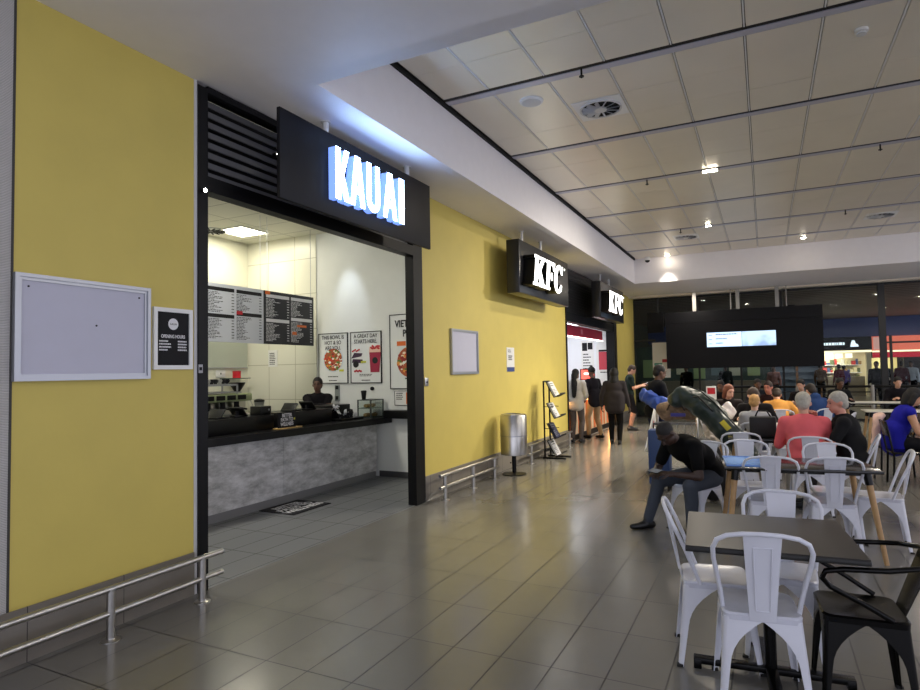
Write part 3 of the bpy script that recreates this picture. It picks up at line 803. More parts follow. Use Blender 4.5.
def espresso():
    x, y = -7.55, 6.85
    t = thing('espresso_machine', 'chrome espresso machine on a stand behind the left till', 'coffee machine', (x, y, 0))
    g = G(); g.box(x-.28, x+.12, y-.55, y+.52, 0, .95); obj('stand', g, mat('stand_dark', (40, 42, 40), .5), t)
    g = G(); g.box(x-.25, x+.1, y-.5, y+.5, 1.22, 1.345, .02); obj('top_housing', g, mat('machine_green', (150, 160, 120), .35), t)
    g = G(); g.box(x-.25, x-.05, y-.5, y+.5, .95, 1.22, .01); obj('body', g, M_steel, t)
    g = G(); g.box(x-.05, x+.12, y-.5, y+.5, .95, 1.02, .01); obj('drip_tray', g, M_alu, t)
    g = G(); g.box(x-.25, x+.1, y-.52, y+.2, 1.36, 1.38); g.box(x-.25, x+.1, y-.52, y+.2, 1.47, 1.50); g.box(x-.25, x-.23, y-.52, y-.5, 1.34, 1.5); g.box(x-.25, x-.23, y+.18, y+.2, 1.34, 1.5); g.box(x+.08, x+.1, y+.18, y+.2, 1.34, 1.5); g.box(x+.08, x+.1, y-.52, y-.5, 1.34, 1.5); obj('cup_rail', g, M_alu, t)
    g = G()
    for k in range(4): g.box(x+.1, x+.115, y-.44+.21*k, y-.28+.21*k, 1.25, 1.32)
    obj('control_panel', g, M_black, t)
    for k in range(3):
        yy = y-.32+.28*k
        g = G(); g.cyl((x+.02, yy, 1.15), (x+.02, yy, 1.22), .04); g.cyl((x+.02, yy, 1.1), (x+.02, yy, 1.15), .045); g.cyl((x+.04, yy, 1.12), (x+.24, yy, 1.1), .014); obj('portafilter', g, M_charcoal, t)
    g = G(); g.tube([(x+.08, y+.47, 1.23), (x+.12, y+.48, 1.15), (x+.1, y+.46, 1.05)], .008, 8); obj('steam_wand', g, M_steel, t)
    rnd = random.Random(8)
    for k in range(9):
        yy = y-.46+k*.075
        g = G(); g.lathe([(.025, 1.50), (.036, 1.575), (.032, 1.572), (.02, 1.505)], (x-.08, yy, 0), 14)
        g.tube([(x-.047, yy, 1.56), (x-.02, yy, 1.555), (x-.03, yy, 1.53), (x-.05, yy, 1.525)], .006, 6)
        solo('espresso_cup', g, M_charcoal if k % 3 else mat('cup_grey', (150, 150, 146), .4), 'little cup in the row on top of the espresso machine', 'cup', 'cups on top of the espresso machine')
espresso()
t = thing('coffee_grinder', 'coffee grinder with a dark funnel hopper right of the espresso machine', 'grinder', (-7.95, 7.5, .9))
g = G(); g.box(-8.07, -7.83, 7.38, 7.62, .9, .93); obj('base_plate', g, mat('stand_dark'), t)
g = G(); g.box(-8.04, -7.86, 7.41, 7.59, .93, 1.2, .01); g.cyl((-7.95, 7.5, 1.2), (-7.95, 7.5, 1.36), .07); obj('motor_housing', g, M_alu, t)
g = G(); g.lathe([(.05, 1.36), (.13, 1.49), (.13, 1.51)], (-7.95, 7.5, 0), 20); obj('hopper', g, M_black, t)
t = thing('blender_jug', 'black-lidded blender on the back counter right of the grinder', 'blender', (-7.8, 7.86, .9))
g = G(); g.box(-7.9, -7.72, 7.77, 7.95, .9, 1.0, .02); obj('motor_base', g, M_charcoal, t)
g = G(); g.lathe([(.06, 1.0), (.085, 1.17)], (-7.81, 7.86, 0), 16); obj('jug', g, mat('jug_grey', (128, 130, 126), .2), t)
g = G(); g.lathe([(.088, 1.17), (.088, 1.20), (.03, 1.22)], (-7.81, 7.86, 0), 16); obj('lid', g, M_black, t)
t = thing('wall_ledge', 'slim dark shelf on the tiled rear wall', 'shelf', (-8.2, 7.69, 1.57))
g = G(); g.box(-8.3, -8.05, 7.45, 7.9, 1.57, 1.585); obj('shelf_board', g, mat('ledge_green', (70, 84, 72), .4), t)
t = thing('red_tin', 'bright red tin on the slim shelf of the rear wall', 'tin', (-8.17, 7.7, 1.585))
g = G(); g.lathe([(.07, 1.585), (.07, 1.69)], (-8.17, 7.7, 0), 20); obj('tin_body', g, mat('tin_red', (206, 24, 40), .35), t)
g = G(); g.lathe([(.072, 1.69), (.072, 1.705), (.03, 1.71)], (-8.17, 7.7, 0), 20); obj('lid', g, mat('tin_lid', (170, 20, 34), .35), t)
t = thing('wall_outlet', 'white electrical outlet on the rear wall left of the red tin', 'socket', (-8.28, 7.45, 1.6))
g = G(); g.box(-8.3, -8.285, 7.36, 7.56, 1.6, 1.72, .004); obj('plate', g, M_white, t)
g = G(); g.box(-8.285, -8.282, 7.45, 7.47, 1.65, 1.68); obj('slot', g, M_ink, t)
t = thing('paper_notice', 'white sheet of small print on the tiled wall under the black menu board', 'notice', (-7.7, 8.08, 1.77))
g = G(); g.box(-7.81, -7.605, 8.078, 8.085, 1.77, 2.06); obj('sheet', g, M_white, t)
g = G(); lines(g, (-7.78, 8.0775, 1.80), YR, ZU, .15, .22, 7, .7, 1, .5, 55); obj('small_print', g, M_ink, t)
t = thing('splash_panel', 'plain grey-green panel on the rear wall below the white menu board', 'panel', (-8.28, 7.0, 1.75))
g = G(); g.box(-8.288, -8.268, 5.6, 8.04, 1.755, 2.75); obj('panel', g, mat('panel_grey', (176, 182, 170), .35), t)
g = G(); g.box(-8.268, -8.264, 5.6, 8.04, 1.755, 1.77); obj('edge_strip', g, M_alu, t)
# mat on the shop floor
t = thing('floor_mat', 'black floor mat with white wording in front of the counter', 'mat', (-5.2, 5.84, 0))
g = G(); g.box(-5.48, -4.94, 5.5, 6.18, 0, .008); obj('mat_sheet', g, M_charcoal, t)
for k, s in enumerate(('BETTER', 'PATH TO', 'WELLNESS')):
    text('lettering', s, .15, M_inkw, t, (-5.30+.135*k, 5.84, .0087), (0, 1, 0), (-1, 0, 0), .001, .9, bold=.004)
# ================================================================ fried chicken shop
M_signbox = mat('sign_box_black', (30, 30, 33), .3, spec=.5)
M_kface = mat('sign_letter_white', (255, 255, 255), .4, emit=(255, 252, 244), estr=2.2)
def kfc_poly(ch):
    if ch == 'K':
        return [[(0, 0), (.24, 0), (.24, .1), (.195, .1), (.195, .40), (.33, .1), (.30, .1), (.30, 0), (.58, 0), (.58, .1), (.53, .1), (.335, .55), (.48, .9), (.53, .9), (.53, 1), (.30, 1), (.30, .9), (.345, .9), (.195, .60), (.195, .9), (.24, .9), (.24, 1), (0, 1), (0, .9), (.05, .9), (.05, .1), (0, .1)]]
    if ch == 'F':
        return [[(0, 0), (.25, 0), (.25, .1), (.2, .1), (.2, .43), (.29, .43), (.29, .36), (.35, .36), (.35, .62), (.29, .62), (.29, .55), (.2, .55), (.2, .88), (.36, .88), (.40, .70), (.46, .70), (.46, 1), (0, 1), (0, .9), (.05, .9), (.05, .1), (0, .1)]]
    o = []
    cx, cy = .26, .5
    o = [(.40, .69), (.46, .69), (.46, 1.0), (.42, 1.0), (.40, .95)]
    for a in range(60, 301, 20):
        o.append((cx+.26*math.cos(math.radians(a)), cy+.52*math.sin(math.radians(a))))
    o += [(.44, .1), (.46, .3), (.40, .32)]
    for a in range(300, 59, -20):
        o.append((cx+.105*math.cos(math.radians(a)), cy+.40*math.sin(math.radians(a))))
    return [o]
def kfc_sign(y0, y1, yl, lab):
    x1 = -3.42; x0 = x1-.22
    t = thing('illuminated_box_sign', lab, 'sign', ((x0+x1)/2, (y0+y1)/2, 2.86), 'black box signs with white KFC letters')
    g = G(); g.box(x0, x1, y0, y1, 2.86, 3.72, .01); obj('sign_box', g, M_signbox, t)
    for y in (y0+.45, y0+1.4):
        g = G(); g.cyl((x1-.12, y, 3.71), (x1-.12, y, SOF), .024); g.cyl((x1-.12, y, SOF-.01), (x1-.12, y, SOF), .045); obj('hanger_post', g, M_trim, t)
    fx = x1+.2; yy = yl; zb = 2.98; H = .5
    for ch, w in (('K', .60), ('F', .46), ('C', .55)):
        sh = .08
        polys = [[((px+0)*.98+.11*py, py*H) for px, py in pl] for pl in kfc_poly(ch)]
        g = G()
        for pl in polys:
            g.prism([(px, py) for px, py in pl], (x1, yy, zb), XR, ZU, .197)
        L = obj('letter', g, M_black, t)
        g = G()
        for pl in polys: g.prism(pl, (fx-.003, yy, zb), XR, ZU, .006)
        obj('letter_face', g, M_kface, L, 'glowing white letter %s' % ch)
        yy += w*.98
    g = G(); g.tube([(fx-.003, yy+.13, zb+.47), (fx+.003, yy+.13, zb+.47)], .018, 12); obj('registered_mark', g, M_kface, t)
kfc_sign(9.0, 11.68, 9.07, 'nearer black box sign with glowing white KFC letters')
kfc_sign(14.35, 16.95, 14.3, 'farther black box sign with glowing white KFC letters')

# opening: jambs, shutter
g = G(); g.box(WX-.2, WX+.02, 12.95, 13.02, 0, SOF); g.box(WX-.2, WX+.03, 17.62, 18.0, 0, SOF)
d = struct('door_2', g, M_blackm)
g = G(); g.box(WX-.18, WX+.01, 13.02, 17.62, 2.70, 2.86); obj('door_header', g, M_blackm, d)
t = thing('roller_shutter', 'black ribbed roller shutter above the fried chicken counter', 'shutter', (WX-.1, 15.3, 2.86))
g = G()
for k in range(16):
    z = 2.87+k*.066
    g.obox((WX-.06, 15.32, z+.03), (.05, 4.6, .05), Matrix.Rotation(.3, 3, 'Y'))
g.box(WX-.18, WX-.12, 13.02, 17.62, 2.86, 3.92)
obj('slat_curtain', g, mat('shutter_black', (30, 30, 32), .4), t)
g = G(); g.cyl((WX-.02, 13.02, 2.88), (WX-.02, 17.62, 2.88), .04); obj('bottom_bar', g, M_blackm, t)
# room
M_kw = mat('kitchen_white', (236, 238, 242), .4)
g = G(); g.box(-6.1, -6.0, 12.9, 18.1, 0, 3.0); struct('wall_kitchen_back', g, M_kw)
g = G(); g.box(-6.1, WX-.2, 12.85, 12.95, 0, 3.0); struct('wall_kitchen_left', g, M_kw)
g = G(); g.box(-6.1, WX-.2, 17.75, 17.85, 0, 3.0); struct('wall_kitchen_right', g, M_kw)
g = G(); g.box(-6.1, WX-.2, 12.9, 18.0, 2.9, 3.0); struct('ceiling_kitchen', g, M_kw)
t = thing('fascia_panel', 'red fascia band with small square emblems inside the fried chicken shop', 'fascia', (-4.1, 15, 2.42))
g = G(); g.box(-4.12, -4.06, 13.03, 17.1, 2.42, 2.68); obj('band', g, mat('fascia_red', (170, 28, 56), .4), t)
for y in (13.35, 14.85):
    g = G(); g.box(-4.06, -4.055, y, y+.2, 2.49, 2.62); obj('square_emblem', g, mat('emblem_pink', (206, 120, 130), .5), t)
g = G(); g.box(-4.1, -4.05, 13.03, 17.1, 2.395, 2.415); obj('light_strip', g, mat('strip_glow', (255, 255, 255), .4, emit=(255, 250, 245), estr=4), t)
def serving_counter():
    t = thing('serving_counter', 'fried chicken counter with a glowing orange-striped front', 'counter', (-4.3, 15.5, 0))
    g = G(); g.box(-4.7, -3.98, 13.1, 17.3, 0.12, .9); obj('body', g, mat('counter_cream', (236, 214, 180), .45), t)
    g = G(); g.box(-4.7, -3.95, 13.1, 17.3, 0, .12); obj('plinth', g, M_black, t)
    g = G(); g.box(-4.75, -3.9, 13.05, 17.4, .9, .97, .005); obj('worktop', g, mat('counter_grey', (186, 186, 188), .3), t)
    for k in range(11):
        y = 13.4+k*.36; w = .10 if k % 2 else .17
        g = G(); g.box(-3.98, -3.97, y, y+w, .13, .89); obj('stripe', g, mat('stripe_orange', (232, 120, 60), .5), t)
    g = G(); g.box(-3.98, -3.955, 13.1, 17.3, .875, .895); obj('light_strip', g, mat('warm_strip', (255, 220, 170), .4, emit=(255, 190, 110), estr=10), t)
    g = G(); g.box(-3.98, -3.95, 17.25, 17.28, .12, .89); obj('light_strip', g, mat('warm_strip'), t)
serving_counter()
t = thing('till_screen', 'small till with a red screen on the fried chicken counter', 'till', (-4.3, 16.3, .97))
R = Matrix.Rotation(math.radians(25), 3, 'Z')
g = G(); g.obox((-4.3, 16.3, .985), (.25, .2, .03), R); g.cyl((-4.3, 16.3, .98), (-4.3, 16.3, 1.4), .025); obj('stand', g, M_black, t)
g = G(); g.obox((-4.3, 16.3, 1.48), (.40, .04, .3), R, .004); obj('casing', g, M_black, t)
g = G(); g.obox(V((-4.3, 16.3, 1.48))+R @ V((0, -.022, 0)), (.35, .004, .25), R); obj('screen', g, mat('till_glow', (200, 60, 50), .4, emit=(230, 80, 66), estr=1.6), t)
g = G(); g.obox(V((-4.3, 16.3, 1.50))+R @ V((0, -.025, 0)), (.2, .003, .05), R); obj('screen_banner', g, mat('till_white', (255, 255, 255), .4, emit=(255, 230, 220), estr=1.5), t)
t = thing('arched_poster', 'white arched panel with a red square poster on the chicken shop side wall', 'poster', (-4.13, 17.75, 1.0))
pts = [(-.27, 0), (.27, 0), (.27, 1.2)]+[(.27*math.cos(math.radians(a)), 1.2+.22*math.sin(math.radians(a))) for a in range(15, 180, 15)]+[(-.27, 1.2)]
g = G(); g.prism(pts, (-4.13, 17.75, 1.05), YR, ZU, .02); obj('arch_panel', g, M_white, t)
g = G(); g.box(-4.33, -3.95, 17.72, 17.731, 1.6, 2.12); obj('red_square', g, mat('poster_crimson', (196, 60, 76), .5), t)
g = G(); g.box(-4.33, -3.95, 17.718, 17.729, 2.13, 2.18); lines(g, (-4.3, 17.717, 1.5), YR, ZU, .3, .05, 1, .8, 1, .6, 90); obj('header_text', g, M_charcoal, t)
t = thing('menu_poster', 'white menu sheet with black pictures left of the arched panel in the chicken shop', 'poster', (-4.67, 17.75, 1.5))
g = G(); g.box(-4.85, -4.48, 17.735, 17.747, 1.5, 2.45); obj('sheet', g, M_white, t)
g = G(); g.box(-4.82, -4.67, 17.73, 17.735, 2.16, 2.4); g.box(-4.65, -4.51, 17.73, 17.735, 2.2, 2.4); lines(g, (-4.8, 17.734, 1.6), YR, ZU, .3, .5, 6, .5, .9, .4, 91); obj('print', g, M_charcoal, t)
t = thing('food_warmer', 'lit food display behind the fried chicken counter', 'display', (-5.7, 15, 0))
g = G(); g.box(-5.95, -5.5, 14.2, 16.2, 0, 1.35); g.box(-5.95, -5.5, 14.2, 16.2, 1.95, 2.05); g.box(-5.95, -5.9, 14.2, 16.2, 1.35, 1.95); obj('cabinet', g, M_steel, t)
g = G(); g.box(-5.85, -5.6, 14.4, 16.0, 1.93, 1.95); obj('light_strip', g, mat('strip_glow'), t)
g = G(); g.box(-5.52, -5.5, 16.3, 16.9, 1.4, 1.95); obj('black_screen', g, M_black, t)
for k in range(2):
    t = thing('ceiling_light', 'recessed strip light in the %s ceiling of the fried chicken shop' % ('near end of the' if k == 0 else 'far end of the'), 'ceiling light', (-5.0, 14.3+2.2*k, 2.88))
    g = G(); g.box(-5.4, -4.6, 13.8+2.2*k, 14.9+2.2*k, 2.88, 2.9); obj('frame', g, M_white, t)
    g = G(); g.box(-5.36, -4.64, 13.85+2.2*k, 14.85+2.2*k, 2.872, 2.882); obj('diffuser', g, mat('kitchen_light', (255, 255, 255), .4, emit=(244, 248, 255), estr=4), t)

# ================================================================ ceiling fittings
t = thing('ceiling_speaker', 'plain white round disc fitted in the ceiling panel left of the swirl vent', 'speaker', (-2.2, 6.28, CZ-.02))
g = G(); g.lathe([(.13, CZ-.002), (.128, CZ-.018), (.105, CZ-.026)], (-2.2, 6.28, 0), 32); obj('grille', g, M_white, t)
g = G(); g.lathe([(.105, CZ-.024), (.105, CZ-.027), (.09, CZ-.030)], (-2.2, 6.28, 0), 32); obj('disc_cover', g, M_trim, t)
def swirl(x, y, lab, s=1.0):
    t = thing('swirl_vent', lab, 'vent', (x, y, CZ-.03), 'round swirl air vents in the metal ceiling')
    g = G(); g.box(x-.27*s, x+.27*s, y-.27*s, y+.27*s, CZ-.008, CZ-.002); obj('face_plate', g, M_white, t)
    g = G(); g.lathe([(.235*s, CZ-.008), (.235*s, CZ-.022), (.215*s, CZ-.022), (.215*s, CZ-.009)], (x, y, 0), 36); obj('outer_ring', g, M_trim, t)
    g = G(); g.lathe([(.213*s, CZ-.009), (.213*s, CZ-.011)], (x, y, 0), 36); obj('dark_throat', g, M_darkgap, t)
    for k in range(12):
        a = 2*PI*k/12
        g = G(); g.obox((x+.14*s*math.cos(a), y+.14*s*math.sin(a), CZ-.02), (.14*s, .05*s, .004), Matrix.Rotation(a, 3, 'Z') @ Matrix.Rotation(.7, 3, 'X')); obj('vane', g, mat('vane_grey', (196, 198, 206), .3, metal=.4), t)
    g = G(); g.lathe([(.07*s, CZ-.012), (.07*s, CZ-.03), (.05*s, CZ-.034)], (x, y, 0), 24); obj('hub', g, M_trim, t)
swirl(-1.57, 6.84, 'nearest round swirl vent in the metal ceiling, right of the white disc')
swirl(-1.5, 14.65, 'far small swirl vent in the ceiling above the hanging screen')
swirl(2.18, 14.58, 'far swirl vent near the right edge of the ceiling')
def smoke(x, y, lab):
    t = thing('smoke_detector', lab, 'smoke detector', (x, y, CZ-.06))
    g = G(); g.lathe([(.055, CZ-.002), (.055, CZ-.025), (.03, CZ-.03)], (x, y, 0), 24); obj('base', g, M_white, t)
    g = G(); g.lathe([(.035, CZ-.03), (.04, CZ-.05), (.02, CZ-.058)], (x, y, 0), 20); obj('sensor_head', g, M_trim, t)
smoke(.87, 6.34, 'white smoke detector high at the top right of the metal ceiling')
def lamp(x, y, lab, big=True):
    t = thing('ceiling_lamp', lab, 'lamp', (x, y, CZ-.03), 'small bright lamps in the metal ceiling')
    w = .1 if big else .05
    g = G()
    g.box(x-w-.02, x+w+.02, y-.055, y+.055, CZ-.02, CZ+.0); obj('housing', g, M_blackm, t)
    g = G(); g.box(x-w, x+w, y-.045, y+.045, CZ-.03, CZ-.018); obj('lens', g, mat('lamp_lens', (255, 255, 255), .3, emit=(255, 240, 214), estr=40), t)
lamp(-.635, 9.80, 'bright white lamp in a black ceiling channel above the seats')
lamp(-.96, 13.65, 'small lamp in a far ceiling channel above the hanging screen', False)
lamp(-2.2, 16.72, 'dim small lamp in the ceiling corner by the far bulkhead', False)
lamp(.9, 16.13, 'small lamp near the far bulkhead right of the hanging screen', False)
for n, (x, y, lab) in enumerate(((1.5, 9.83, 'black sprinkler hanging from a ceiling channel at the right edge'), (-1.56, 9.83, 'black sprinkler hanging from a ceiling channel left of the bright lamp'), (-1.52, 13.76, 'black sprinkler below the ceiling above the far swirl vent'),
                  (-1.52, 5.84, 'black sprinkler hanging from the nearest ceiling channel'), (1.49, 13.73, 'black sprinkler from a far channel left of the far right vent'), (.95, 17.6, 'black sprinkler close to the far bulkhead'))):
    t = thing('sprinkler', lab, 'sprinkler', (x, y, CZ-.1), 'black ceiling sprinklers')
    g = G(); g.cyl((x, y, CZ-.07), (x, y, CZ), .010); obj('pipe', g, M_black, t)
    g = G(); g.cyl((x, y, CZ-.082), (x, y, CZ-.074), .025); g.cyl((x, y, CZ-.095), (x, y, CZ-.07), .006); obj('deflector', g, M_black, t)
t = thing('security_camera', 'small white dome camera in the far left corner of the metal ceiling', 'camera', (-2.72, 16.85, CZ-.14))
g = G(); g.cyl((-2.72, 16.8, CZ-.05), (-2.72, 16.8, CZ), .07); g.lathe([(.085, CZ-.05), (.08, CZ-.09)], (-2.72, 16.8, 0), 20); obj('housing', g, M_white, t)
g = G(); g.ell((-2.72, 16.8, CZ-.09), (.065, .065, .06)); obj('dome', g, M_black, t)

# ================================================================ hanging screen wall
def screen_wall():
    y = 19.8
    t = thing('hanging_screen_wall', 'big black hanging panel with two bright blue-white screens over the far seats', 'screen', (-.6, y, 1.59))
    g = G(); g.box(-2.72, 1.5, y, y+.12, 1.59, 2.98); obj('panel', g, mat('panel_black', (7, 7, 11), .5, spec=.2), t)
    g = G(); g.box(-2.74, 1.5, y, y+.14, 2.985, 3.33); obj('header_panel', g, mat('panel_black'), t)
    M_scr, nt, b = node_mat('screen_glow')
    b.inputs['Base Color'].default_value = (.02, .02, .02, 1); b.inputs['Emission Color'].default_value = (*s2l((190, 220, 255)), 1); b.inputs['Emission Strength'].default_value = 1.1
    M_scr2, nt, b = node_mat('screen_glow_dim')
    n = nt.nodes.new('ShaderNodeTexNoise'); n.inputs['Scale'].default_value = 2.5
    tc = nt.nodes.new('ShaderNodeTexCoord'); nt.links.new(tc.outputs['Object'], n.inputs['Vector'])
    cr = nt.nodes.new('ShaderNodeValToRGB'); cr.color_ramp.elements[0].position = .35; cr.color_ramp.elements[0].color = (*s2l((140, 165, 205)), 1); cr.color_ramp.elements[1].position = .55; cr.color_ramp.elements[1].color = (*s2l((188, 216, 250)), 1)
    nt.links.new(n.outputs['Fac'], cr.inputs[0]); nt.links.new(cr.outputs[0], b.inputs['Emission Color']); b.inputs['Emission Strength'].default_value = .95; b.inputs['Base Color'].default_value = (.02, .02, .02, 1)
    for x0, x1, m in ((-1.54, -.585, M_scr), (-.575, .315, M_scr2)):
        g = G(); g.box(x0-.02, x1+.005, y-.02, y, 2.205, 2.67); s = obj('screen_bezel', g, M_black, t)
        g = G(); g.box(x0, x1, y-.024, y-.02, 2.222, 2.652); d_ = obj('screen', g, m, s)
        if x0 < -1:
            for zz, w_, st in ((2.56, .62, .25), (2.43, .3, .25), (2.30, .2, .25)):
                q = G(); lines(q, (x0+.05, y-.0245, zz), YR, ZU, .12, .03, 1, .7, .9, .6, 5); lines(q, (x0+st, y-.0245, zz+.01), YR, ZU, w_, .04, 1, .9, 1, .7, int(zz*100)); obj('screen_text', q, mat('screen_ink', (40, 60, 90), .5), s)
    for x in (-1.87, -.66, .38):
        g = G(); g.box(x-.05, x+.05, y+.03, y+.11, 3.33, SOF); obj('hanger_post', g, M_mull2, t)
    for x in (-.85, .62):
        g = G(); g.box(x-.015, x+.015, y+.05, y+.08, 3.33, SOF); obj('hanger_rod', g, M_mull2, t)
screen_wall()
t = thing('wall_monitor', 'dark monitor tucked behind the left end of the hanging black panel', 'monitor', (-3.0, 20.5, 2.6))
g = G(); g.box(-3.35, -2.85, 20.3, 20.36, 2.75, 3.4); obj('casing', g, mat('panel_black'), t)
g = G(); g.box(-3.05, -2.99, 20.36, 20.4, 3.0, SOF); obj('bracket', g, M_mull, t)
t = thing('glass_notice', 'white notice with a coloured foot taped to the far glass by the screen wall', 'notice', (-3.1, 20.79, 1.4))
g = G(); g.box(-3.3, -2.75, 20.785, 20.795, 1.3, 2.45); obj('sheet', g, M_white, t)
g = G(); g.box(-3.25, -3.0, 20.782, 20.786, 1.7, 1.78); obj('teal_block', g, mat('teal_print', (70, 150, 140), .5), t)
g = G(); g.box(-3.0, -2.77, 20.782, 20.786, 1.8, 1.9); g.box(-3.25, -3.05, 20.782, 20.786, 1.55, 1.62); obj('red_block', g, M_red, t)

# ================================================================ barrier in front of the glass
def barrier():
    t = thing('barrier_rail', 'long black barrier rail on grey posts in front of the far glass', 'barrier', (1, 18.4, 0))
    for z, r_ in ((1.06, .03), (.92, .015), (.55, .012), (.2, .012)):
        g = G(); g.cyl((-1.3, 18.4, z), (7, 18.4, z), r_, n=8); obj('rail', g, M_black, t)
    for x in (-1.3, .75, 2.4, 4.1, 5.8):
        g = G(); g.cyl((x, 18.4, 0), (x, 18.4, 1.1), .045, n=12); g.cyl((x, 18.4, 0), (x, 18.4, .012), .1, n=16); obj('post', g, M_mull2, t)
barrier()

# ================================================================ shops beyond the glass
def far_shop():
    Y = 36.3
    t = thing('far_shop_front', 'brightly lit far shop with stocked shelves under a black sign, seen through the glass', 'shop', (2.5, Y+1, 0))
    g = G(); g.box(1.0, 4.75, Y+1.9, Y+2.0, 0, 2.3); g.box(4.55, 4.75, Y, Y+.2, 0, 2.2); obj('shell', g, mat('far_cream', (226, 214, 176), .6), t)
    g = G(); g.box(.6, 4.78, Y-.05, Y+.1, 2.33, 3.0); s = obj('sign_board', g, M_black, t)
    g = G(); lines(g, (2.7, Y-.055, 2.56), YR, ZU, 1.0, .22, 1, .95, 1, .6, 3)
    g.prism([(0, 0), (.36, 0), (.33, .12), (.24, .16), (.19, .32), (.08, .32), (.03, .16)], (3.88, Y-.055, 2.5), YR, ZU, .005); obj('sign_emblem', g, mat('far_sign_white', (240, 245, 250), .5, emit=(226, 240, 255), estr=1.0), s)
    g = G(); g.box(.6, 4.78, Y-.03, Y+.12, 2.22, 2.32); obj('light_strip', g, mat('far_strip', (255, 240, 206), .5, emit=(255, 232, 190), estr=1.2), t)
    rnd = random.Random(31)
    for zz in (.4, .8, 1.2, 1.6):
        g = G(); g.box(1.0, 4.5, Y+1.4, Y+1.9, zz-.03, zz); obj('shelf', g, M_white, t)
    cols = [(210, 200, 160), (150, 120, 80), (90, 100, 70), (190, 60, 60), (220, 220, 210), (80, 90, 130)]
    gs = [G() for _ in cols]
    for zz in (.4, .8, 1.2, 1.6):
        x = 1.1
        while x < 4.4:
            w = rnd.uniform(.08, .22); h = rnd.uniform(.12, .32)
            gs[rnd.randrange(6)].box(x, x+w*.9, Y+1.45, Y+1.8, zz, zz+h); x += w
    for i, gg in enumerate(gs): obj('stock', gg, mat('stock_%d' % i, cols[i], .5), t, None, 'stuff')
    for k in range(3):
        g = G(); g.box(2.85+.42*k, 3.15+.42*k, Y+.3, Y+.34, 1.95, 2.18); obj('lit_menu', g, mat('far_menu', (250, 246, 230), .5, emit=(250, 244, 226), estr=.9), t)
    g = G(); g.box(1.0, 4.5, Y+.4, Y+1.0, 0, 1.0); obj('counter', g, mat('far_counter', (120, 110, 96), .5), t)
    t = thing('far_red_shop_front', 'far shop with a glowing salmon-red banner right of the black sign', 'shop', (6.2, Y+1, 0))
    g = G(); g.box(4.82, 10, Y, Y+.12, 2.3, 2.98); b_ = obj('banner', g, mat('salmon_banner', (226, 110, 90), .5, emit=(240, 120, 96), estr=.5, noise=.3, nscale=1.2), t)
    g = G(); g.box(4.86, 5.4, Y-.02, Y, 2.32, 2.94); obj('banner_picture', g, mat('salmon_pale', (236, 180, 170), .5, emit=(236, 180, 170), estr=.35), b_)
    g = G(); g.box(4.82, 10, Y-.03, Y+.1, 2.2, 2.28); obj('light_strip', g, mat('far_strip'), t)
    g = G(); g.box(4.82, 10, Y-.01, Y+.1, 1.93, 2.18); obj('red_band', g, mat('far_red', (170, 30, 50), .5, emit=(190, 34, 54), estr=.5), t)
    g = G(); g.box(6.1, 10, Y+.2, Y+.3, 0, 1.93); obj('dark_shutter', g, mat('far_dark', (40, 38, 40), .5), t)
    g = G(); g.box(4.82, 6.1, Y+1.9, Y+2.0, 0, 1.93); obj('back_panel', g, mat('far_lit_yellow', (226, 214, 150), .5), t)
    g = G(); g.box(4.9, 6.0, Y+.5, Y+1.0, 0, 1.0); obj('counter', g, mat('far_counter'), t)
far_shop()
def far_left():
    Y = 30
    t = thing('far_grey_kiosk', 'dim grey-green kiosk with lit shelves seen below the hanging screen', 'kiosk', (-3, Y, 0))
    g = G(); g.box(-5.5, .2, Y, Y+.2, 0, 2.6); obj('back_panel', g, mat('kiosk_teal', (58, 74, 72), .5, noise=.3, nscale=2), t)
    rnd = random.Random(17)
    for k in range(7):
        x = -5.2+.75*k
        g = G(); g.box(x, x+.5, Y-.06, Y, 1.1+rnd.uniform(-.1, .2), 2.0); obj('display_panel', g, mat('kiosk_panel_%d' % (k % 3), [(150, 170, 120), (96, 116, 120), (190, 190, 170)][k % 3], .5), t)
    g = G(); g.box(-5.2, 0, Y-.7, Y-.3, 0, 1.0); obj('counter', g, mat('far_counter'), t)
    t = thing('far_bookshelf', 'far white shelving with orange uprights seen under the right end of the screen', 'shelving', (1.2, 33, 0))
    for x in (.35, 1.3, 2.25):
        g = G(); g.box(x, x+.1, 32.9, 33.2, 0, 2.2); obj('upright', g, mat('upright_orange', (190, 140, 100), .5), t)
    for k in range(6):
        g = G(); g.box(.45, 2.25, 32.9, 33.2, .3+.33*k, .34+.33*k); obj('shelf', g, mat('shelf_blue', (160, 176, 196), .5), t)
    g = G(); g.box(.4, 2.3, 33.2, 33.25, 0, 2.2); obj('back_panel', g, mat('shelf_blue'), t)
    for i, (x, y) in enumerate(((1.0, 27), (4.4, 30))):
        t = thing('far_ceiling_lamp', 'round lamp in the dark ceiling beyond the glass', 'lamp', (x, y, 3.9), 'lamps in the dark ceiling beyond the glass')
        g = G(); g.cyl((x, y, 3.92), (x, y, 3.97), .14); obj('rim', g, M_black, t)
        g = G(); g.cyl((x, y, 3.91), (x, y, 3.925), .11); obj('lens', g, mat('far_lamp', (255, 240, 210), .4, emit=(255, 232, 196), estr=1.6), t)
far_left()
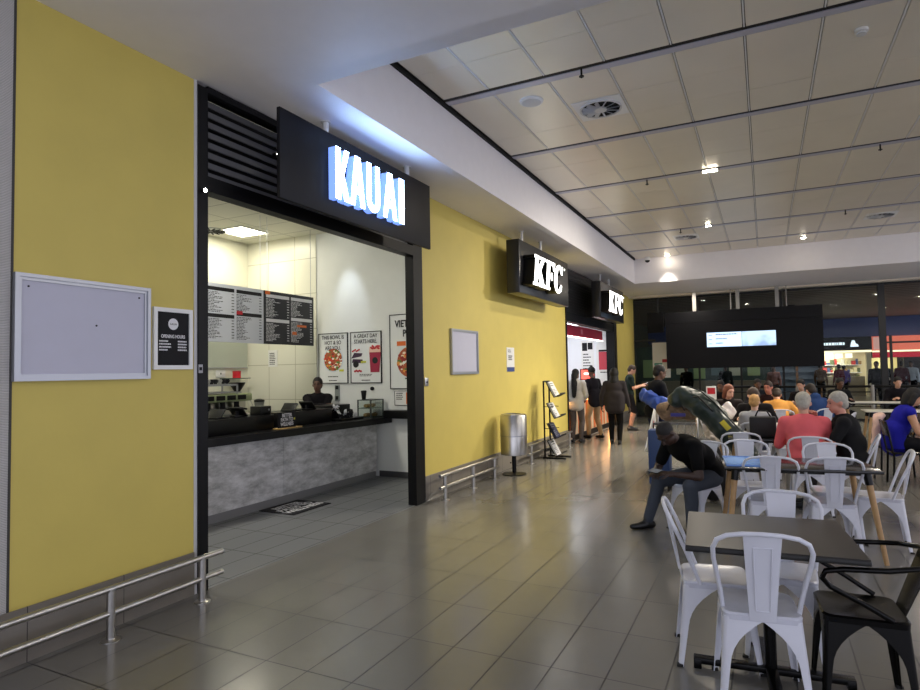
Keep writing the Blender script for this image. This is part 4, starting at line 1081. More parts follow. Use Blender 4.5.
# ================================================================ furniture
M_cw = mat('white_enamel', (214, 216, 226), .3, spec=.5, noise=.04, nscale=6)
M_cw2 = mat('white_enamel_seat', (206, 208, 220), .22, noise=.08, nscale=14)
M_cb = mat('black_enamel', (5, 5, 5), .22, spec=.2)
M_rub = mat('rubber', (14, 14, 14), .7)
def leg_mesh(sx, sy, splx=.205, sply=.215, top=.43, hx=.155, hy=.155):
    """pressed sheet-metal leg: L-section that flares into the apron at the top"""
    g = G(); rings_ = []
    N = 12
    for k in range(N+1):
        u = k/N                       # 0 top, 1 foot
        z = top*(1-u)
        cx = sx*(hx+.016+(splx-hx-.016)*u); cy = sy*(hy+.016+(sply-hy-.016)*u)
        wx = .026+(hx+.004-.026)*max(0, 1-u*2.1)**2.2+.025*(1-u); wy = .026+(hy+.004-.026)*max(0, 1-u*2.1)**2.2+.025*(1-u)
        r_ = .02
        out = [(cx-sx*wx, cy), (cx-sx*r_, cy), (cx-sx*r_*.3, cy-sy*r_*.3), (cx, cy-sy*r_), (cx, cy-sy*wy)]
        th = .005
        inn = [(cx-sx*th, cy-sy*wy), (cx-sx*th, cy-sy*(r_+th)), (cx-sx*(r_*.3+th), cy-sy*(r_*.3+th)), (cx-sx*(r_+th), cy-sy*th), (cx-sx*wx, cy-sy*th)]
        rings_.append([(x, y, z) for x, y in out+inn])
    return g.rings(rings_)
def seat_mesh(h=.178, top=.452):
    g = G()
    def ring(s, z, rr):
        pts = []
        for cx, cy, a0 in ((s-rr, s-rr, 0), (-s+rr, s-rr, 90), (-s+rr, -s+rr, 180), (s-rr, -s+rr, 270)):
            for k in range(6):
                a = math.radians(a0+18*k); pts.append((cx+rr*math.cos(a), cy+rr*math.sin(a), z))
        return pts
    return g.rings([ring(h-.004, top-.034, .04), ring(h-.002, top-.008, .045), ring(h-.010, top, .045), ring(h-.03, top-.002, .05), ring(h-.06, top-.007, .06), ring(h-.13, top-.008, .04)])
def tolix(label):
    t = thing('metal_chair', label, 'chair', (0, 0, 0), 'white metal chairs in the food court')
    s = obj('seat', seat_mesh(), M_cw2, t)
    for sx, sy in ((-1, -1), (1, -1), (-1, 1), (1, 1)):
        L = obj('leg', leg_mesh(sx, sy), M_cw, t, ang=50)
        x, y = sx*.197, sy*.207
        g = G(); g.obox((x, y, .006), (.032, .032, .014), None, .003); obj('foot_cap', g, M_rub, L)
    pts = []
    side = [(.168, -.088, .44), (.178, -.122, .53), (.195, -.160, .63), (.210, -.194, .71), (.213, -.222, .768), (.196, -.242, .812), (.152, -.256, .838), (.085, -.264, .850)]
    for x, y, z in side: pts.append((-x, y, z))
    pts.append((0, -.266, .853))
    for x, y, z in reversed(side): pts.append((x, y, z))
    g = G(); g.tube(pts, .0115, 10); obj('back_hoop', g, M_cw, t, ang=80)
    # splat
    g = G(); rings_ = []
    for k in range(9):
        u = k/8; z = .425+u*.42; y = -.176-.086*u**.85+(.012*math.sin(u*PI)); w = .057+.026*u
        rings_.append([(-w, y, z), (-w*.6, y-.004, z), (0, y-.006, z), (w*.6, y-.004, z), (w, y, z), (w, y+.004, z), (0, y+.0, z), (-w, y+.004, z)])
    g.rings(rings_); sp = obj('back_splat', g, M_cw, t, ang=40)
    g = G(); loop = []
    for u, q in ((.12, -1), (.12, 1), (.86, 1), (.86, -1)):
        z = .425+u*.42; y = -.176-.086*u**.85+(.012*math.sin(u*PI))-.006; w = (.058+.022*u)*.52; loop.append((q*w, y, z))
    g.tube(loop, .0035, 6, closed=True); obj('pressed_border', g, M_cw, sp)
    return t

def table(nm, lab, c, w, d, rot, legs):
    t = thing(nm, lab, 'table', (0, 0, 0))
    return t
ch0 = tolix('white metal chair nearest the camera, its back to us, at the dark table')
CH_ = [
 ((-.075, 3.43), 8, None),
 ((-.30, 3.80), -81, 'white metal chair at the left side of the nearest dark table, seen side-on'),
 ((.05, 4.03), 178, 'white metal chair at the far side of the nearest dark table, facing us'),
 ((.0, 6.13), 3, 'white metal chair, back to us, at the left near side of the oak-legged table'),
 ((.46, 6.22), 8, 'white metal chair, back to us, at the right near side of the oak-legged table'),
 ((-.2, 6.83), 183, 'white metal chair across the oak-legged table, behind the blue tray'),
 ((.54, 6.78), 186, 'white metal chair across the oak-legged table at its right half'),
 ((.88, 6.66), 86, 'white metal chair at the right end of the oak-legged table, seen side-on'),
 ((-.66, 6.62), 150, 'white metal chair under the man looking at his phone'),
 ((-.29, 8.12), 2, 'empty white metal chair left of the person in the coral shirt'),
 ((.40, 7.86), 2, 'white metal chair under the person in the coral shirt'),
 ((.83, 8.05), 84, 'white metal chair under the grey-haired man in black'),
 ((-.15, 9.62), 4, 'white metal chair under the blond child in grey'),
 ((.25, 10.1), 20, 'empty white metal chair right of the blond child'),
 ((-.7, 10.9), -25, 'white metal chair with a pale coat left of the man in the black jacket'),
 ((-.22, 11.0), 184, 'white metal chair under the man in the black jacket'),
 ((.2, 12.35), 4, 'white metal chair under the person in the mustard top'),
 ((-.62, 12.05), 190, 'white metal chair under the red-haired woman'),
 ((.85, 12.75), 30, 'white metal chair under the person in the blue jacket'),
 ((.62, 9.7), 200, 'empty white metal chair across from the person in coral'),
 ((1.0, 11.6), 75, 'empty white metal chair by the far white table'),
]
chairs = []
for i, (p_, rz, lab) in enumerate(CH_):
    o = ch0 if i == 0 else copy_tree(ch0)
    chairs.append(o)
for i, (p_, rz, lab) in enumerate(CH_): place(chairs[i], (p_[0], p_[1], 0), rz, lab)

def armchair(nm_lab):
    t = thing('metal_armchair', nm_lab, 'chair', (0, 0, 0))
    obj('seat', seat_mesh(.18, .452), M_cb, t)
    for sx, sy in ((-1, -1), (1, -1), (-1, 1), (1, 1)):
        L = obj('leg', leg_mesh(sx, sy, .20, .20), M_cb, t, ang=50)
        g = G(); g.obox((sx*.192, sy*.192, .006), (.032, .032, .014), None, .003); obj('foot_cap', g, M_rub, L)
    for s in (-1, 1):
        g = G()
        pts = [(0, -.30, .735), (s*.12, -.29, .73), (s*.215, -.22, .715), (s*.25, -.08, .70), (s*.25, .10, .69), (s*.248, .17, .675), (s*.24, .185, .64), (s*.23, .15, .60), (s*.205, .02, .53), (s*.18, -.10, .455)]
        g.tube(pts, .013, 10); obj('arm_rail', g, M_cb, t, ang=80)
    g = G(); rings_ = []
    for k in range(7):
        u = k/6; z = .43+.31*u; y = -.165-.125*u; w = .08+.03*u
        rings_.append([(-w, y, z), (0, y-.012, z), (w, y, z), (w, y+.005, z), (0, y-.006, z), (-w, y+.005, z)])
    g.rings(rings_); obj('back_splat', g, M_cb, t)
    return t
place(armchair('black metal armchair tucked under the right side of the nearest dark table'), (.37, 3.58, 0), 94)
def blk_chair(lab):
    t = thing('dining_chair', lab, 'chair', (0, 0, 0), 'black dining chairs at the right')
    g = G(); g.box(-.21, .21, -.2, .22, .43, .46, .01); obj('seat', g, M_cb, t)
    for sx in (-1, 1):
        for sy in (-1, 1):
            g = G(); g.tube([(sx*.19, sy*.18, .43), (sx*.2, sy*.2, 0)], .014, 8); obj('leg', g, M_cb, t)
        g = G(); g.tube([(sx*.19, -.19, .44), (sx*.19, -.23, .7), (sx*.18, -.26, .86)], .013, 8); obj('back_post', g, M_cb, t)
    g = G(); g.obox((0, -.245, .76), (.37, .02, .2), Matrix.Rotation(.15, 3, 'X'), .006); obj('backrest', g, M_cb, t)
    return t
bc0 = blk_chair('black dining chair with pale pink jacket over its back'); bc1 = copy_tree(bc0); bc2 = copy_tree(bc0)
place(bc0, (1.60, 10.6, 0), 70); place(bc1, (1.66, 10.0, 0), -88, 'black dining chair under the woman in the royal blue top'); place(bc2, (2.9, 10.3, 0), 90, 'black dining chair across from the woman in royal blue')

def put(t, c, rot): t.location = (c[0], c[1], 0); t.rotation_euler = (0, 0, math.radians(rot)); return t
M_dtop = mat('dark_laminate', (37, 34, 33), .3, spec=.35, noise=.05, nscale=3)
M_dedge = mat('black_edge', (16, 16, 16), .5)
t = thing('pedestal_table', 'nearest square dark-topped table on a black cross base', 'table')
g = G(); g.box(-.39, .39, -.38, .38, .745, .752); obj('tabletop', g, M_dtop, t)
g = G(); g.box(-.393, .393, -.383, .383, .722, .745, .004); obj('edge_band', g, M_dedge, t)
g = G(); g.cyl((0, 0, .04), (0, 0, .70), .03); g.box(-.2, .2, -.03, .03, .70, .722); g.box(-.03, .03, -.2, .2, .70, .722); obj('column', g, M_cb, t)
for a in (0, 90):
    g = G(); R = Matrix.Rotation(math.radians(a), 3, 'Z'); g.obox((0, 0, .04), (.76, .06, .03), R, .004)
    for s in (-1, 1): g.obox(R @ V((s*.36, 0, .025)), (.04, .07, .05), R, .004)
    obj('cross_foot', g, M_cb, t)
put(t, (-.027, 3.64), 5)
M_oak = mat('oak_leg', (176, 140, 94), .5, noise=.18, nscale=12)
def oak_table(lab, c, rot, w, d, topm, collar=True, nm='dining_table'):
    t = thing(nm, lab, 'table')
    g = G(); g.box(-w/2, w/2, -d/2, d/2, .728, .752, .004); obj('tabletop', g, topm, t)
    g = G(); g.box(-w/2+.1, w/2-.1, -d/2+.08, d/2-.08, .70, .728); obj('under_frame', g, M_cb, t)
    for sx in (-1, 1):
        for sy in (-1, 1):
            a = V((sx*(w/2-.1), sy*(d/2-.1), .728)); b_ = V((sx*(w/2-.01), sy*(d/2-.01), 0))
            g = G(); g.cap(a.lerp(b_, .12), b_+V((0, 0, .0)), .026, .018, 14, False); L = obj('leg', g, M_oak, t)
            if collar: g = G(); g.cyl(a, a.lerp(b_, .14), .032, .030); obj('leg_collar', g, M_cb, L)
    return put(t, c, rot)
M_btop = mat('black_laminate', (14, 14, 15), .16)
oak_table('long black-topped table on splayed oak legs with a blue tray', (.2, 6.27), 7, 1.2, .7, M_btop)
oak_table('black-topped table in front of the person in coral', (.12, 8.5), 4, 1.15, .66, M_btop)
M_wtop = mat('white_laminate', (220, 218, 206), .3)
oak_table('white-topped table between the child and the man in the black jacket', (-.15, 10.3), 4, 1.1, .6, M_wtop)
oak_table('white-topped table in front of the person in mustard', (.1, 12.95), 4, 1.2, .6, M_wtop)
oak_table('black table in front of the woman in royal blue', (2.35, 10.35), 0, .75, .75, M_btop)
oak_table('white far table nearer the barrier, right of the grey-haired man', (2.2, 13.9), 2, 1.1, .6, M_wtop)
oak_table('white farthest table close to the black barrier', (2.25, 16.9), 2, 1.3, .6, M_wtop)
oak_table('white table at the right edge near the black barrier', (3.3, 16.4), 2, .8, .6, M_wtop)
t = thing('serving_tray', 'glossy blue tray on the left end of the oak-legged table', 'tray', (-.2, 6.2, .752))
g = G(); R = Matrix.Rotation(math.radians(7), 3, 'Z'); g.obox((0, 0, .008), (.36, .52, .016), None, .005); g.box(-.17, .17, -.25, .25, .016, .018)
me = mesh_of('tray_pan', g, mat('tray_blue', (112, 158, 232), .12)); o = bpy.data.objects.new('tray_pan', me); COL.objects.link(o); o.parent = t
g = G()
for a, b_, c_, d in ((-.18, .18, -.26, -.25), (-.18, .18, .25, .26), (-.18, -.17, -.25, .25), (.17, .18, -.25, .25)): g.box(a, b_, c_, d, .016, .024)
me = mesh_of('tray_rim', g, mat('tray_rim', (150, 186, 236), .2)); o = bpy.data.objects.new('tray_rim', me); COL.objects.link(o); o.parent = t
t.location = (-.19, 6.17, .752); t.rotation_euler = (0, 0, math.radians(7))
# ================================================================ people
def remesh(g, vox, it=5):
    bm = g.bm
    bmesh.ops.recalc_face_normals(bm, faces=bm.faces)
    me = bpy.data.meshes.new('tmp'); bm.to_mesh(me); bm.free()
    o = bpy.data.objects.new('tmp', me); COL.objects.link(o)
    md = o.modifiers.new('r', 'REMESH'); md.mode = 'VOXEL'; md.voxel_size = vox
    sm = o.modifiers.new('s', 'SMOOTH'); sm.iterations = it; sm.factor = .5
    dg = bpy.context.evaluated_depsgraph_get(); dg.update()
    out = bpy.data.meshes.new_from_object(o.evaluated_get(dg))
    bpy.data.objects.remove(o); bpy.data.meshes.remove(me)
    return out
def add_mesh_part(name, me, m, parent, label=None):
    me.name = name; me.materials.clear(); me.materials.append(m)
    me.polygons.foreach_set('use_smooth', [True]*len(me.polygons))
    o = bpy.data.objects.new(name, me); COL.objects.link(o); o.parent = parent
    if label: o['label'] = label
    return o
from mathutils import noise as mnoise
def lump(me, amp, sc):
    for v in me.vertices:
        n = mnoise.noise_vector(v.co*sc); v.co += n*amp
    return me
def join_me(a, b_):
    bm = bmesh.new(); bm.from_mesh(a); bm.from_mesh(b_); bm.to_mesh(a); bm.free(); bpy.data.meshes.remove(b_); return a
def ik(a, b_, l1, l2, pole):
    d = b_-a; L = min(d.length, (l1+l2)*.995); t = d.normalized(); b2 = a+t*L
    x = (l1*l1-l2*l2+L*L)/(2*L); h = math.sqrt(max(l1*l1-x*x, 0))
    p_ = (pole-a); p_ = p_-t*p_.dot(t); p_ = p_.normalized() if p_.length > 1e-5 else t.orthogonal().normalized()
    return a+t*x+p_*h, b2
def frame_from(fwd, up):
    f_ = fwd.normalized(); r_ = f_.cross(up).normalized(); u_ = r_.cross(f_)
    return Matrix((r_, f_, u_)).transposed()      # columns: right, forward, up

SKIN_D, SKIN_B, SKIN_L = (62, 42, 32), (104, 72, 54), (206, 158, 132)
def human(label, loc, rot, pel=(0, 0, .93), lean=3, lean2=None, lh=None, rh=None, lf=(-.10, 0, .08), rf=(.10, 0, .08), head=(0, 0), side=0,
          lel=None, rel=None, lkn=None, rkn=None, s=1.0, skin=SKIN_B, shirt=(30, 30, 32), sleeve='long', legs=(30, 30, 34), shorts=False, hair=(20, 16, 14), hairstyle='short', shoe=(20, 20, 20),
          vox=.014, fat=1.0, hood=None, foot=(0, 0), shirt_long=.0, curl=35, skirt=False, group=None, extra=None):
    t = thing('person', label, 'person', (0, 0, 0), group)
    R_ = V((1, 0, 0))
    pel = V(pel); l1 = math.radians(lean); l2 = math.radians(lean if lean2 is None else lean2); sd = math.radians(side)
    up1 = V((math.sin(sd)*.6, math.sin(l1), math.cos(l1))).normalized(); up2 = V((math.sin(sd), math.sin(l2), math.cos(l2))).normalized()
    waist = pel+up1*.20; neck = waist+up2*.30; chest = waist+up2*.14
    f2 = V((0, math.cos(l2), -math.sin(l2))); rt = f2.cross(up2).normalized(); FM = frame_from(f2, up2)
    FM1 = frame_from(V((0, math.cos(l1), -math.sin(l1))), up1)
    shw = .175*(.5+.5*fat)
    sh = {-1: neck-up2*.055-rt*shw, 1: neck-up2*.055+rt*shw}
    hip = {-1: pel+V((-.09, 0, -.02)), 1: pel+V((.09, 0, -.02))}
    lh = V(lh) if lh else sh[-1]+V((-.07, .05, -.53)); rh = V(rh) if rh else sh[1]+V((.07, .05, -.53))
    lf, rf = V(lf), V(rf)
    el = {}; wr = {}
    for q, h_, e_ in ((-1, lh, lel), (1, rh, rel)):
        pole = V(e_) if e_ else sh[q]+V((q*.25, -.3, -.3))
        el[q], wr[q] = ik(sh[q], h_, .29, .255, pole)
    kn = {}; an = {}
    for q, f_, k_ in ((-1, lf, lkn), (1, rf, rkn)):
        pole = V(k_) if k_ else hip[q]+V((q*.08, 1, .3))
        kn[q], an[q] = ik(hip[q], f_, .435, .42, pole)
    hp, hy = math.radians(head[0]), math.radians(head[1])
    hup = V((0, math.sin(hp)*.8, math.cos(hp*.8))).normalized()
    hf = V((math.sin(hy)*math.cos(hp), math.cos(hy)*math.cos(hp), -math.sin(hp)))
    HM = frame_from(hf, V((0, 0, 1)) if abs(hf.z) < .95 else up2)
    hc = neck+(up2*.35+hup*.65).normalized()*.165+hf*.022
    def H(x, y, z): return hc+HM @ V((x, y, z))
    # ---- body
    def torso(g, d=0.0, lo=True):
        g.ell(pel+V((0, -.01, .02)), ((.155+d)*fat, (.115+d)*fat, .125+d), FM1)
        g.ell(waist, ((.135+d)*fat, (.098+d)*fat*fat, .15+d), FM)
        g.ell(chest+up2*.03, ((.155+d)*fat, (.108+d)*fat, .165+d), FM)
        g.cap(sh[-1], sh[1], .06+d, .06+d)
        if fat > 1.15: g.ell(pel.lerp(chest, .5), ((.148+d)*fat, (.108+d)*fat, .30+d), FM1)
        g.cap(chest+f2*.01, neck-up2*.04, .10+d, .065+d)
        g.cap(sh[-1]+rt*.03, chest-up2*.06-rt*.07*fat, .062+d, .07+d); g.cap(sh[1]-rt*.03, chest-up2*.06+rt*.07*fat, .062+d, .07+d)
    def arm(g, q, d=0.0, upto='hand', hemi=True):
        g.cap(sh[q], el[q], .054*(.6+.4*fat)+d, .041+d)
        if upto == 'long': g.cap(el[q], el[q].lerp(wr[q], .93), .041+d, .030+d, hemi=True)
        elif upto == 'hand': g.cap(el[q], wr[q], .041+d, .026+d)
    def leg(g, q, d=0.0, upto=1.0):
        g.cap(hip[q], kn[q], .083*(.5+.5*fat)+d, .057+d)
        if upto > 0: 
            m_ = kn[q].lerp(an[q], .35)
            back = -V((0, 1, 0)) if abs((an[q]-kn[q]).normalized().y) < .8 else V((0, 0, -1))
            g.cap(kn[q], m_+back*.012, .055+d, .053+d); g.cap(m_+back*.012, kn[q].lerp(an[q], upto), .053+d, (.053+(.037-.053)*upto)+d)
    g = G(); torso(g)
    for q in (-1, 1): arm(g, q); leg(g, q)
    g.cap(neck-up2*.03, hc-HM @ V((0, .02, .07)), .056, .050)
    # head
    g.ell(H(0, -.012, .028), (.074, .094, .092), HM); g.ell(H(0, .018, -.045), (.058, .068, .072), HM); g.ell(H(0, .055, -.088), (.026, .024, .022), HM)
    hi = vox < .011
    g.cap(H(0, .082, .018), H(0, .100, -.026), .010, .0155); g.ell(H(0, .074, -.062), (.027, .016, .013), HM); g.ell(H(0, .074, .034), (.05, .016, .012), HM)
    for q in (-1, 1): g.ell(H(q*.077, -.012, -.006), (.011, .02, .03), HM)
    body = remesh(g, vox, 4 if not hi else 3)
    # hands: palm, four curled fingers of unequal length, thumb from the side
    for q in (-1, 1):
        d = (wr[q]-el[q]).normalized()
        inw = (V((-q, 0, 0))*.6+V((0, .3, -.5)))
        pn = (inw-d*inw.dot(d)).normalized()          # palm normal
        sx = d.cross(pn).normalized()*(1 if q > 0 else 1)
        fw = sx if sx.dot(V((0, 1, 0))+V((-q*.3, 0, 0))) > 0 else -sx   # thumb side
        hg = G()
        w0 = wr[q]-d*.03
        for a in (-1, 0, 1): hg.cap(wr[q]+fw*.02*a*.8-d*.01, wr[q]+d*.082+fw*.026*a, .018, .0145)
        hg.cap(w0-d*.03, wr[q]+d*.01, .026, .024)
        for i, (o_, ln) in enumerate(((.033, .072), (.0115, .082), (-.0105, .076), (-.0315, .058))):
            b0 = wr[q]+d*.085+fw*o_
            c1, c2, c3 = math.radians(curl*.5), math.radians(curl*1.2), math.radians(curl*1.9)
            p1 = b0+(d*math.cos(c1)+pn*math.sin(c1))*ln*.45; p2 = p1+(d*math.cos(c2)+pn*math.sin(c2))*ln*.32; p3 = p2+(d*math.cos(c3)+pn*math.sin(c3))*ln*.25
            hg.cap(b0-d*.015, p1, .0092, .0085, 8); hg.cap(p1, p2, .0085, .0078, 8); hg.cap(p2, p3, .0078, .0068, 8)
        tb = wr[q]+d*.025+fw*.028; t1 = tb+(d*.7+fw*.6+pn*.3).normalized()*.04; t2 = t1+(d*.9+fw*.15+pn*.5).normalized()*.03
        hg.cap(tb, t1, .0125, .0105, 8); hg.cap(t1, t2, .0105, .0085, 8)
        body = join_me(body, remesh(hg, .0042 if hi else .0065, 1))
    ob = add_mesh_part('body', body, mat('skin_%d_%d' % (skin[0], skin[1]), skin, .5, noise=.05, nscale=12), t)
    # ---- eyes and brows
    if vox < .016:
        for q in (-1, 1):
            e = G(); e.ell(H(q*.031, .0795, .012), (.013, .008, .0075), HM, 10, 8); obj('eye', e, mat('eye_dark', (34, 26, 24), .3), t)
            e = G(); e.cap(H(q*.017, .0875, .036), H(q*.048, .078, .037), .0045, .0035, 6); obj('eyebrow', e, mat('brow_%d' % hair[0], tuple(int(v*.8) for v in hair), .8), t)
        e = G(); e.ell(H(0, .087, -.060), (.021, .006, .0055), HM, 10, 6); obj('lips', e, mat('lips_%d' % skin[0], (int(skin[0]*.82), int(skin[1]*.62), int(skin[2]*.62)), .5), t)
    # ---- clothes
    c = G(); torso(c, .016)
    if shirt_long:
        for u_ in (-1, -.4, .4, 1): c.cap(pel+V((.075*u_*fat, -.01, .16)), pel+V((.075*u_*fat, -.01, -shirt_long-.02)), .118*fat, .118*fat)
    for q in (-1, 1):
        if sleeve == 'long': arm(c, q, .014, 'long')
        elif sleeve == 'short': c.cap(sh[q], sh[q].lerp(el[q], .68), .064*(.6+.4*fat), .062)
    if hood: c.ell(neck-f2*.07+up2*.02, (.10, .06, .07), FM)
    add_mesh_part('hoodie' if hood else 'shirt', remesh(c, max(vox, .011), 14 if fat > 1.1 else 8), mat('cloth_%d_%d_%d' % shirt, shirt, .9, spec=.15, noise=.08, nscale=9), t)
    c = G(); c.ell(pel+V((0, -.01, .0)), ((.150 if shirt_long else .168)*fat, (.112 if shirt_long else .128)*fat, .10), FM1)
    for q in (-1, 1): leg(c, q, .013, 0 if shorts else .97)
    if skirt: c.cap(hip[-1].lerp(hip[1], .5), kn[-1].lerp(kn[1], .5), .16, .15)
    add_mesh_part('shorts' if shorts else 'trousers', remesh(c, max(vox, .011), 4), mat('cloth_%d_%d_%d' % legs, legs, .9, spec=.15, noise=.10, nscale=9), t)
    for q, fy in ((-1, foot[0]), (1, foot[1])):
        a_ = an[q]; fd = V((math.sin(math.radians(fy)), math.cos(math.radians(fy)), 0)); fz = a_.z-.08
        c = G(); b0 = V((a_.x, a_.y, fz))
        c.cap(b0-fd*.045+V((0, 0, .045)), b0+fd*.06+V((0, 0, .042)), .042, .043); c.cap(b0+fd*.05+V((0, 0, .036)), b0+fd*.165+V((0, 0, .032)), .042, .030); c.cap(b0+V((0, 0, .05)), b0+V((0, 0, .10)), .044, .045)
        sm = remesh(c, .010, 3)
        for v in sm.vertices:
            if v.co.z < fz+.006: v.co.z = fz+.004
        add_mesh_part('shoe', sm, mat('shoe_%d' % shoe[0], shoe, .35), t)
    # ---- hair
    if hairstyle != 'none':
        c = G()
        if hairstyle == 'beanie':
            c.ell(H(0, -.018, .055), (.086, .106, .092), HM); c.cap(H(0, -.02, .12), H(0, -.03, .155), .06, .03)
        elif hairstyle == 'hood':
            c.ell(H(0, -.03, .02), (.105, .11, .13), HM); c.cap(H(0, -.03, -.05), neck-f2*.03, .095, .11)
        elif hairstyle == 'buzz':
            c.ell(H(0, -.018, .037), (.0765, .0945, .089), HM)
        else:
            c.ell(H(0, -.024, .042), (.083, .10, .095), HM); c.ell(H(0, -.06, -.01), (.074, .06, .075), HM)
            if hairstyle == 'long':
                c.cap(H(0, -.08, -.02), neck-f2*.10-up2*.08, .075, .075); c.cap(neck-f2*.10-up2*.08, neck-f2*.13-up2*.34, .075, .05)
            if hairstyle == 'bob':
                for q in (-1, 1): c.cap(H(q*.06, -.02, .02), H(q*.075, -.02, -.10), .045, .035)
                c.cap(H(0, -.07, 0), H(0, -.07, -.11), .07, .06)
            if hairstyle == 'bun': c.ell(H(0, -.13, .05), .04)
        add_mesh_part({'beanie': 'beanie', 'hood': 'hood'}.get(hairstyle, 'hair'), remesh(c, max(vox*.8, .009), 3), mat('hair_%d_%d' % (hair[0], hair[2]), hair, .75, noise=.25, nscale=40, bump=.4, bscale=90), t)
    t['_'] = 0; del t['_']
    t.location = loc; t.rotation_euler = (0, 0, math.radians(rot)); t.scale = (s, s, s)
    info = dict(H=H, HM=HM, wr=wr, el=el, neck=neck, chest=chest, f2=f2, up2=up2, hip=hip, kn=kn, pel=pel)
    if extra: extra(t, info)
    return t, info
def W(t, p_):   # local point of a placed person -> world
    M = Matrix.Translation(t.location) @ Matrix.Rotation(t.rotation_euler.z, 4, 'Z') @ Matrix.Scale(t.scale.x, 4)
    return M @ V(p_)

SEAT = dict(pel=(0, -.02, .545), lf=(-.14, .42, .08), rf=(.14, .42, .08))
# --- seated man with the phone
ph_l, _ = human('man in a black t-shirt and grey jeans hunched over his phone on a white chair', (-.60, 6.64, 0), 138, pel=(0, -.04, .55), lean=28, lean2=58,
      lh=(-.10, .48, .60), rh=(.12, .49, .60), lel=(-.45, .15, .6), rel=(.45, .15, .6), lf=(-.20, .34, .08), rf=(.25, .50, .08), lkn=(-.45, 1, .9), rkn=(.45, 1, .9),
      head=(56, -6), skin=(62, 43, 34), shirt=(11, 11, 12), sleeve='short', legs=(66, 71, 80), hair=(22, 18, 17), hairstyle='buzz', shoe=(14, 14, 15), vox=.0085, fat=1.15, foot=(-12, 14), curl=55, s=1.0)
pc = W(ph_l, (.0, .59, .625))
t = thing('mobile_phone', 'dark phone held in both hands by the seated man', 'phone', pc)
g = G(); Rm = Matrix.Rotation(math.radians(138), 3, 'Z') @ Matrix.Rotation(math.radians(-20), 3, 'X'); g.obox(pc, (.15, .075, .009), Rm, .003); obj('case', g, M_black, t)
g = G(); g.obox(pc+Rm @ V((0, 0, .005)), (.138, .066, .001), Rm); obj('screen', g, mat('phone_screen', (90, 100, 110), .15), t)
# --- coral shirt, grey hair (back to the camera)
human('grey-haired person in a coral pink shirt sitting with their back to us', (.38, 7.9, 0), 2, lean=10, lean2=14, lh=(-.14, .36, .80), rh=(.12, .38, .80), head=(12, 8), skin=SKIN_L, shirt=(224, 104, 110), legs=(196, 188, 176), hair=(176, 172, 160), shoe=(40, 40, 44), vox=.012, fat=1.22, **SEAT)
# --- grey-haired man in black, drinking
dm, inf = human('grey-haired man in a black shirt sitting in profile with a dark mug at his mouth', (.83, 8.08, 0), 84, lean=6, lean2=14, lh=(-.16, .40, .80), rh=(.02, .34, 1.03), rel=(.4, .2, .6), lel=(-.4, .05, .6), head=(8, -24), skin=(204, 142, 120), shirt=(26, 26, 28), sleeve='short', legs=(60, 56, 54), hair=(170, 166, 156), vox=.011, fat=1.18, curl=60, **SEAT)
mc = W(dm, (-.02, .42, 1.05))
t = thing('mug', 'dark mug held up by the grey-haired man in black', 'mug', mc)
g = G(); g.lathe([(.034, -.045), (.038, .05), (.034, .05), (.03, -.03)], mc, 20); obj('mug_body', g, M_black, t)
g = G(); g.tube([mc+V((-.0, -.036, .03)), mc+V((0, -.062, .02)), mc+V((0, -.06, -.02)), mc+V((0, -.036, -.03))], .006, 8); obj('handle', g, M_black, t)
# --- woman in royal blue
human('dark-haired woman in a sleeveless royal blue top leaning on a table at the right edge', (1.60, 10.38, 0), -88, lean=14, lean2=26, lh=(-.12, .42, .80), rh=(.12, .40, .80), head=(22, 0), skin=(196, 148, 116), shirt=(34, 34, 150), sleeve='none', legs=(26, 26, 30), hair=(18, 16, 16), hairstyle='bob', vox=.013, fat=1.15, shirt_long=.05, **SEAT)
# --- child and family
human('blond child in a grey top sitting on a white chair with their back to us', (-.15, 9.66, 0), 4, lean=6, lh=(-.12, .3, .72), rh=(.12, .3, .72), head=(10, 12), skin=(214, 170, 146), shirt=(168, 168, 172), legs=(60, 64, 80), hair=(196, 150, 92), vox=.012, s=.88, fat=.9, pel=(0, 0, .60), lf=(-.1, .38, .25), rf=(.1, .38, .25))
human('man with brown hair in a black jacket leaning across the table towards a pale bundle', (-.16, 10.98, 0), 176, lean=12, lean2=24, lh=(-.2, .36, .8), rh=(.22, .34, .8), head=(30, 34), skin=(206, 160, 136), shirt=(24, 22, 24), legs=(30, 30, 34), hair=(60, 44, 34), vox=.012, fat=1.15, **SEAT)
human('red-haired woman in a dark top sitting left of the man in the black jacket', (-.62, 12.0, 0), 188, lean=12, lean2=18, lh=(-.15, .36, .8), rh=(.15, .36, .8), head=(14, -30), skin=(210, 160, 138), shirt=(34, 28, 28), legs=(40, 40, 44), hair=(112, 62, 42), hairstyle='bob', vox=.014, **SEAT)
human('person in a mustard orange top bending over a table, back to us', (.2, 12.4, 0), 4, lean=26, lean2=40, lh=(-.3, .36, .8), rh=(.28, .36, .8), head=(40, 10), skin=(190, 140, 110), shirt=(214, 152, 76), legs=(60, 60, 66), hair=(50, 36, 28), vox=.014, fat=1.12, **SEAT)
human('person in a dark blue jacket seated right of the one in mustard', (.86, 12.76, 0), 30, lean=16, lean2=26, head=(26, 0), lh=(-.2, .36, .8), rh=(.2, .36, .8), skin=SKIN_L, shirt=(44, 66, 110), legs=(34, 36, 46), hair=(40, 32, 28), vox=.014, hood=1, **SEAT)
human('person in a black and red top facing us behind the person in mustard', (.05, 13.62, 0), 178, lean=10, lh=(-.2, .34, .82), rh=(.2, .34, .82), head=(10, 20), skin=(190, 120, 100), shirt=(40, 22, 24), legs=(30, 30, 34), hair=(40, 24, 20), vox=.015, **SEAT)
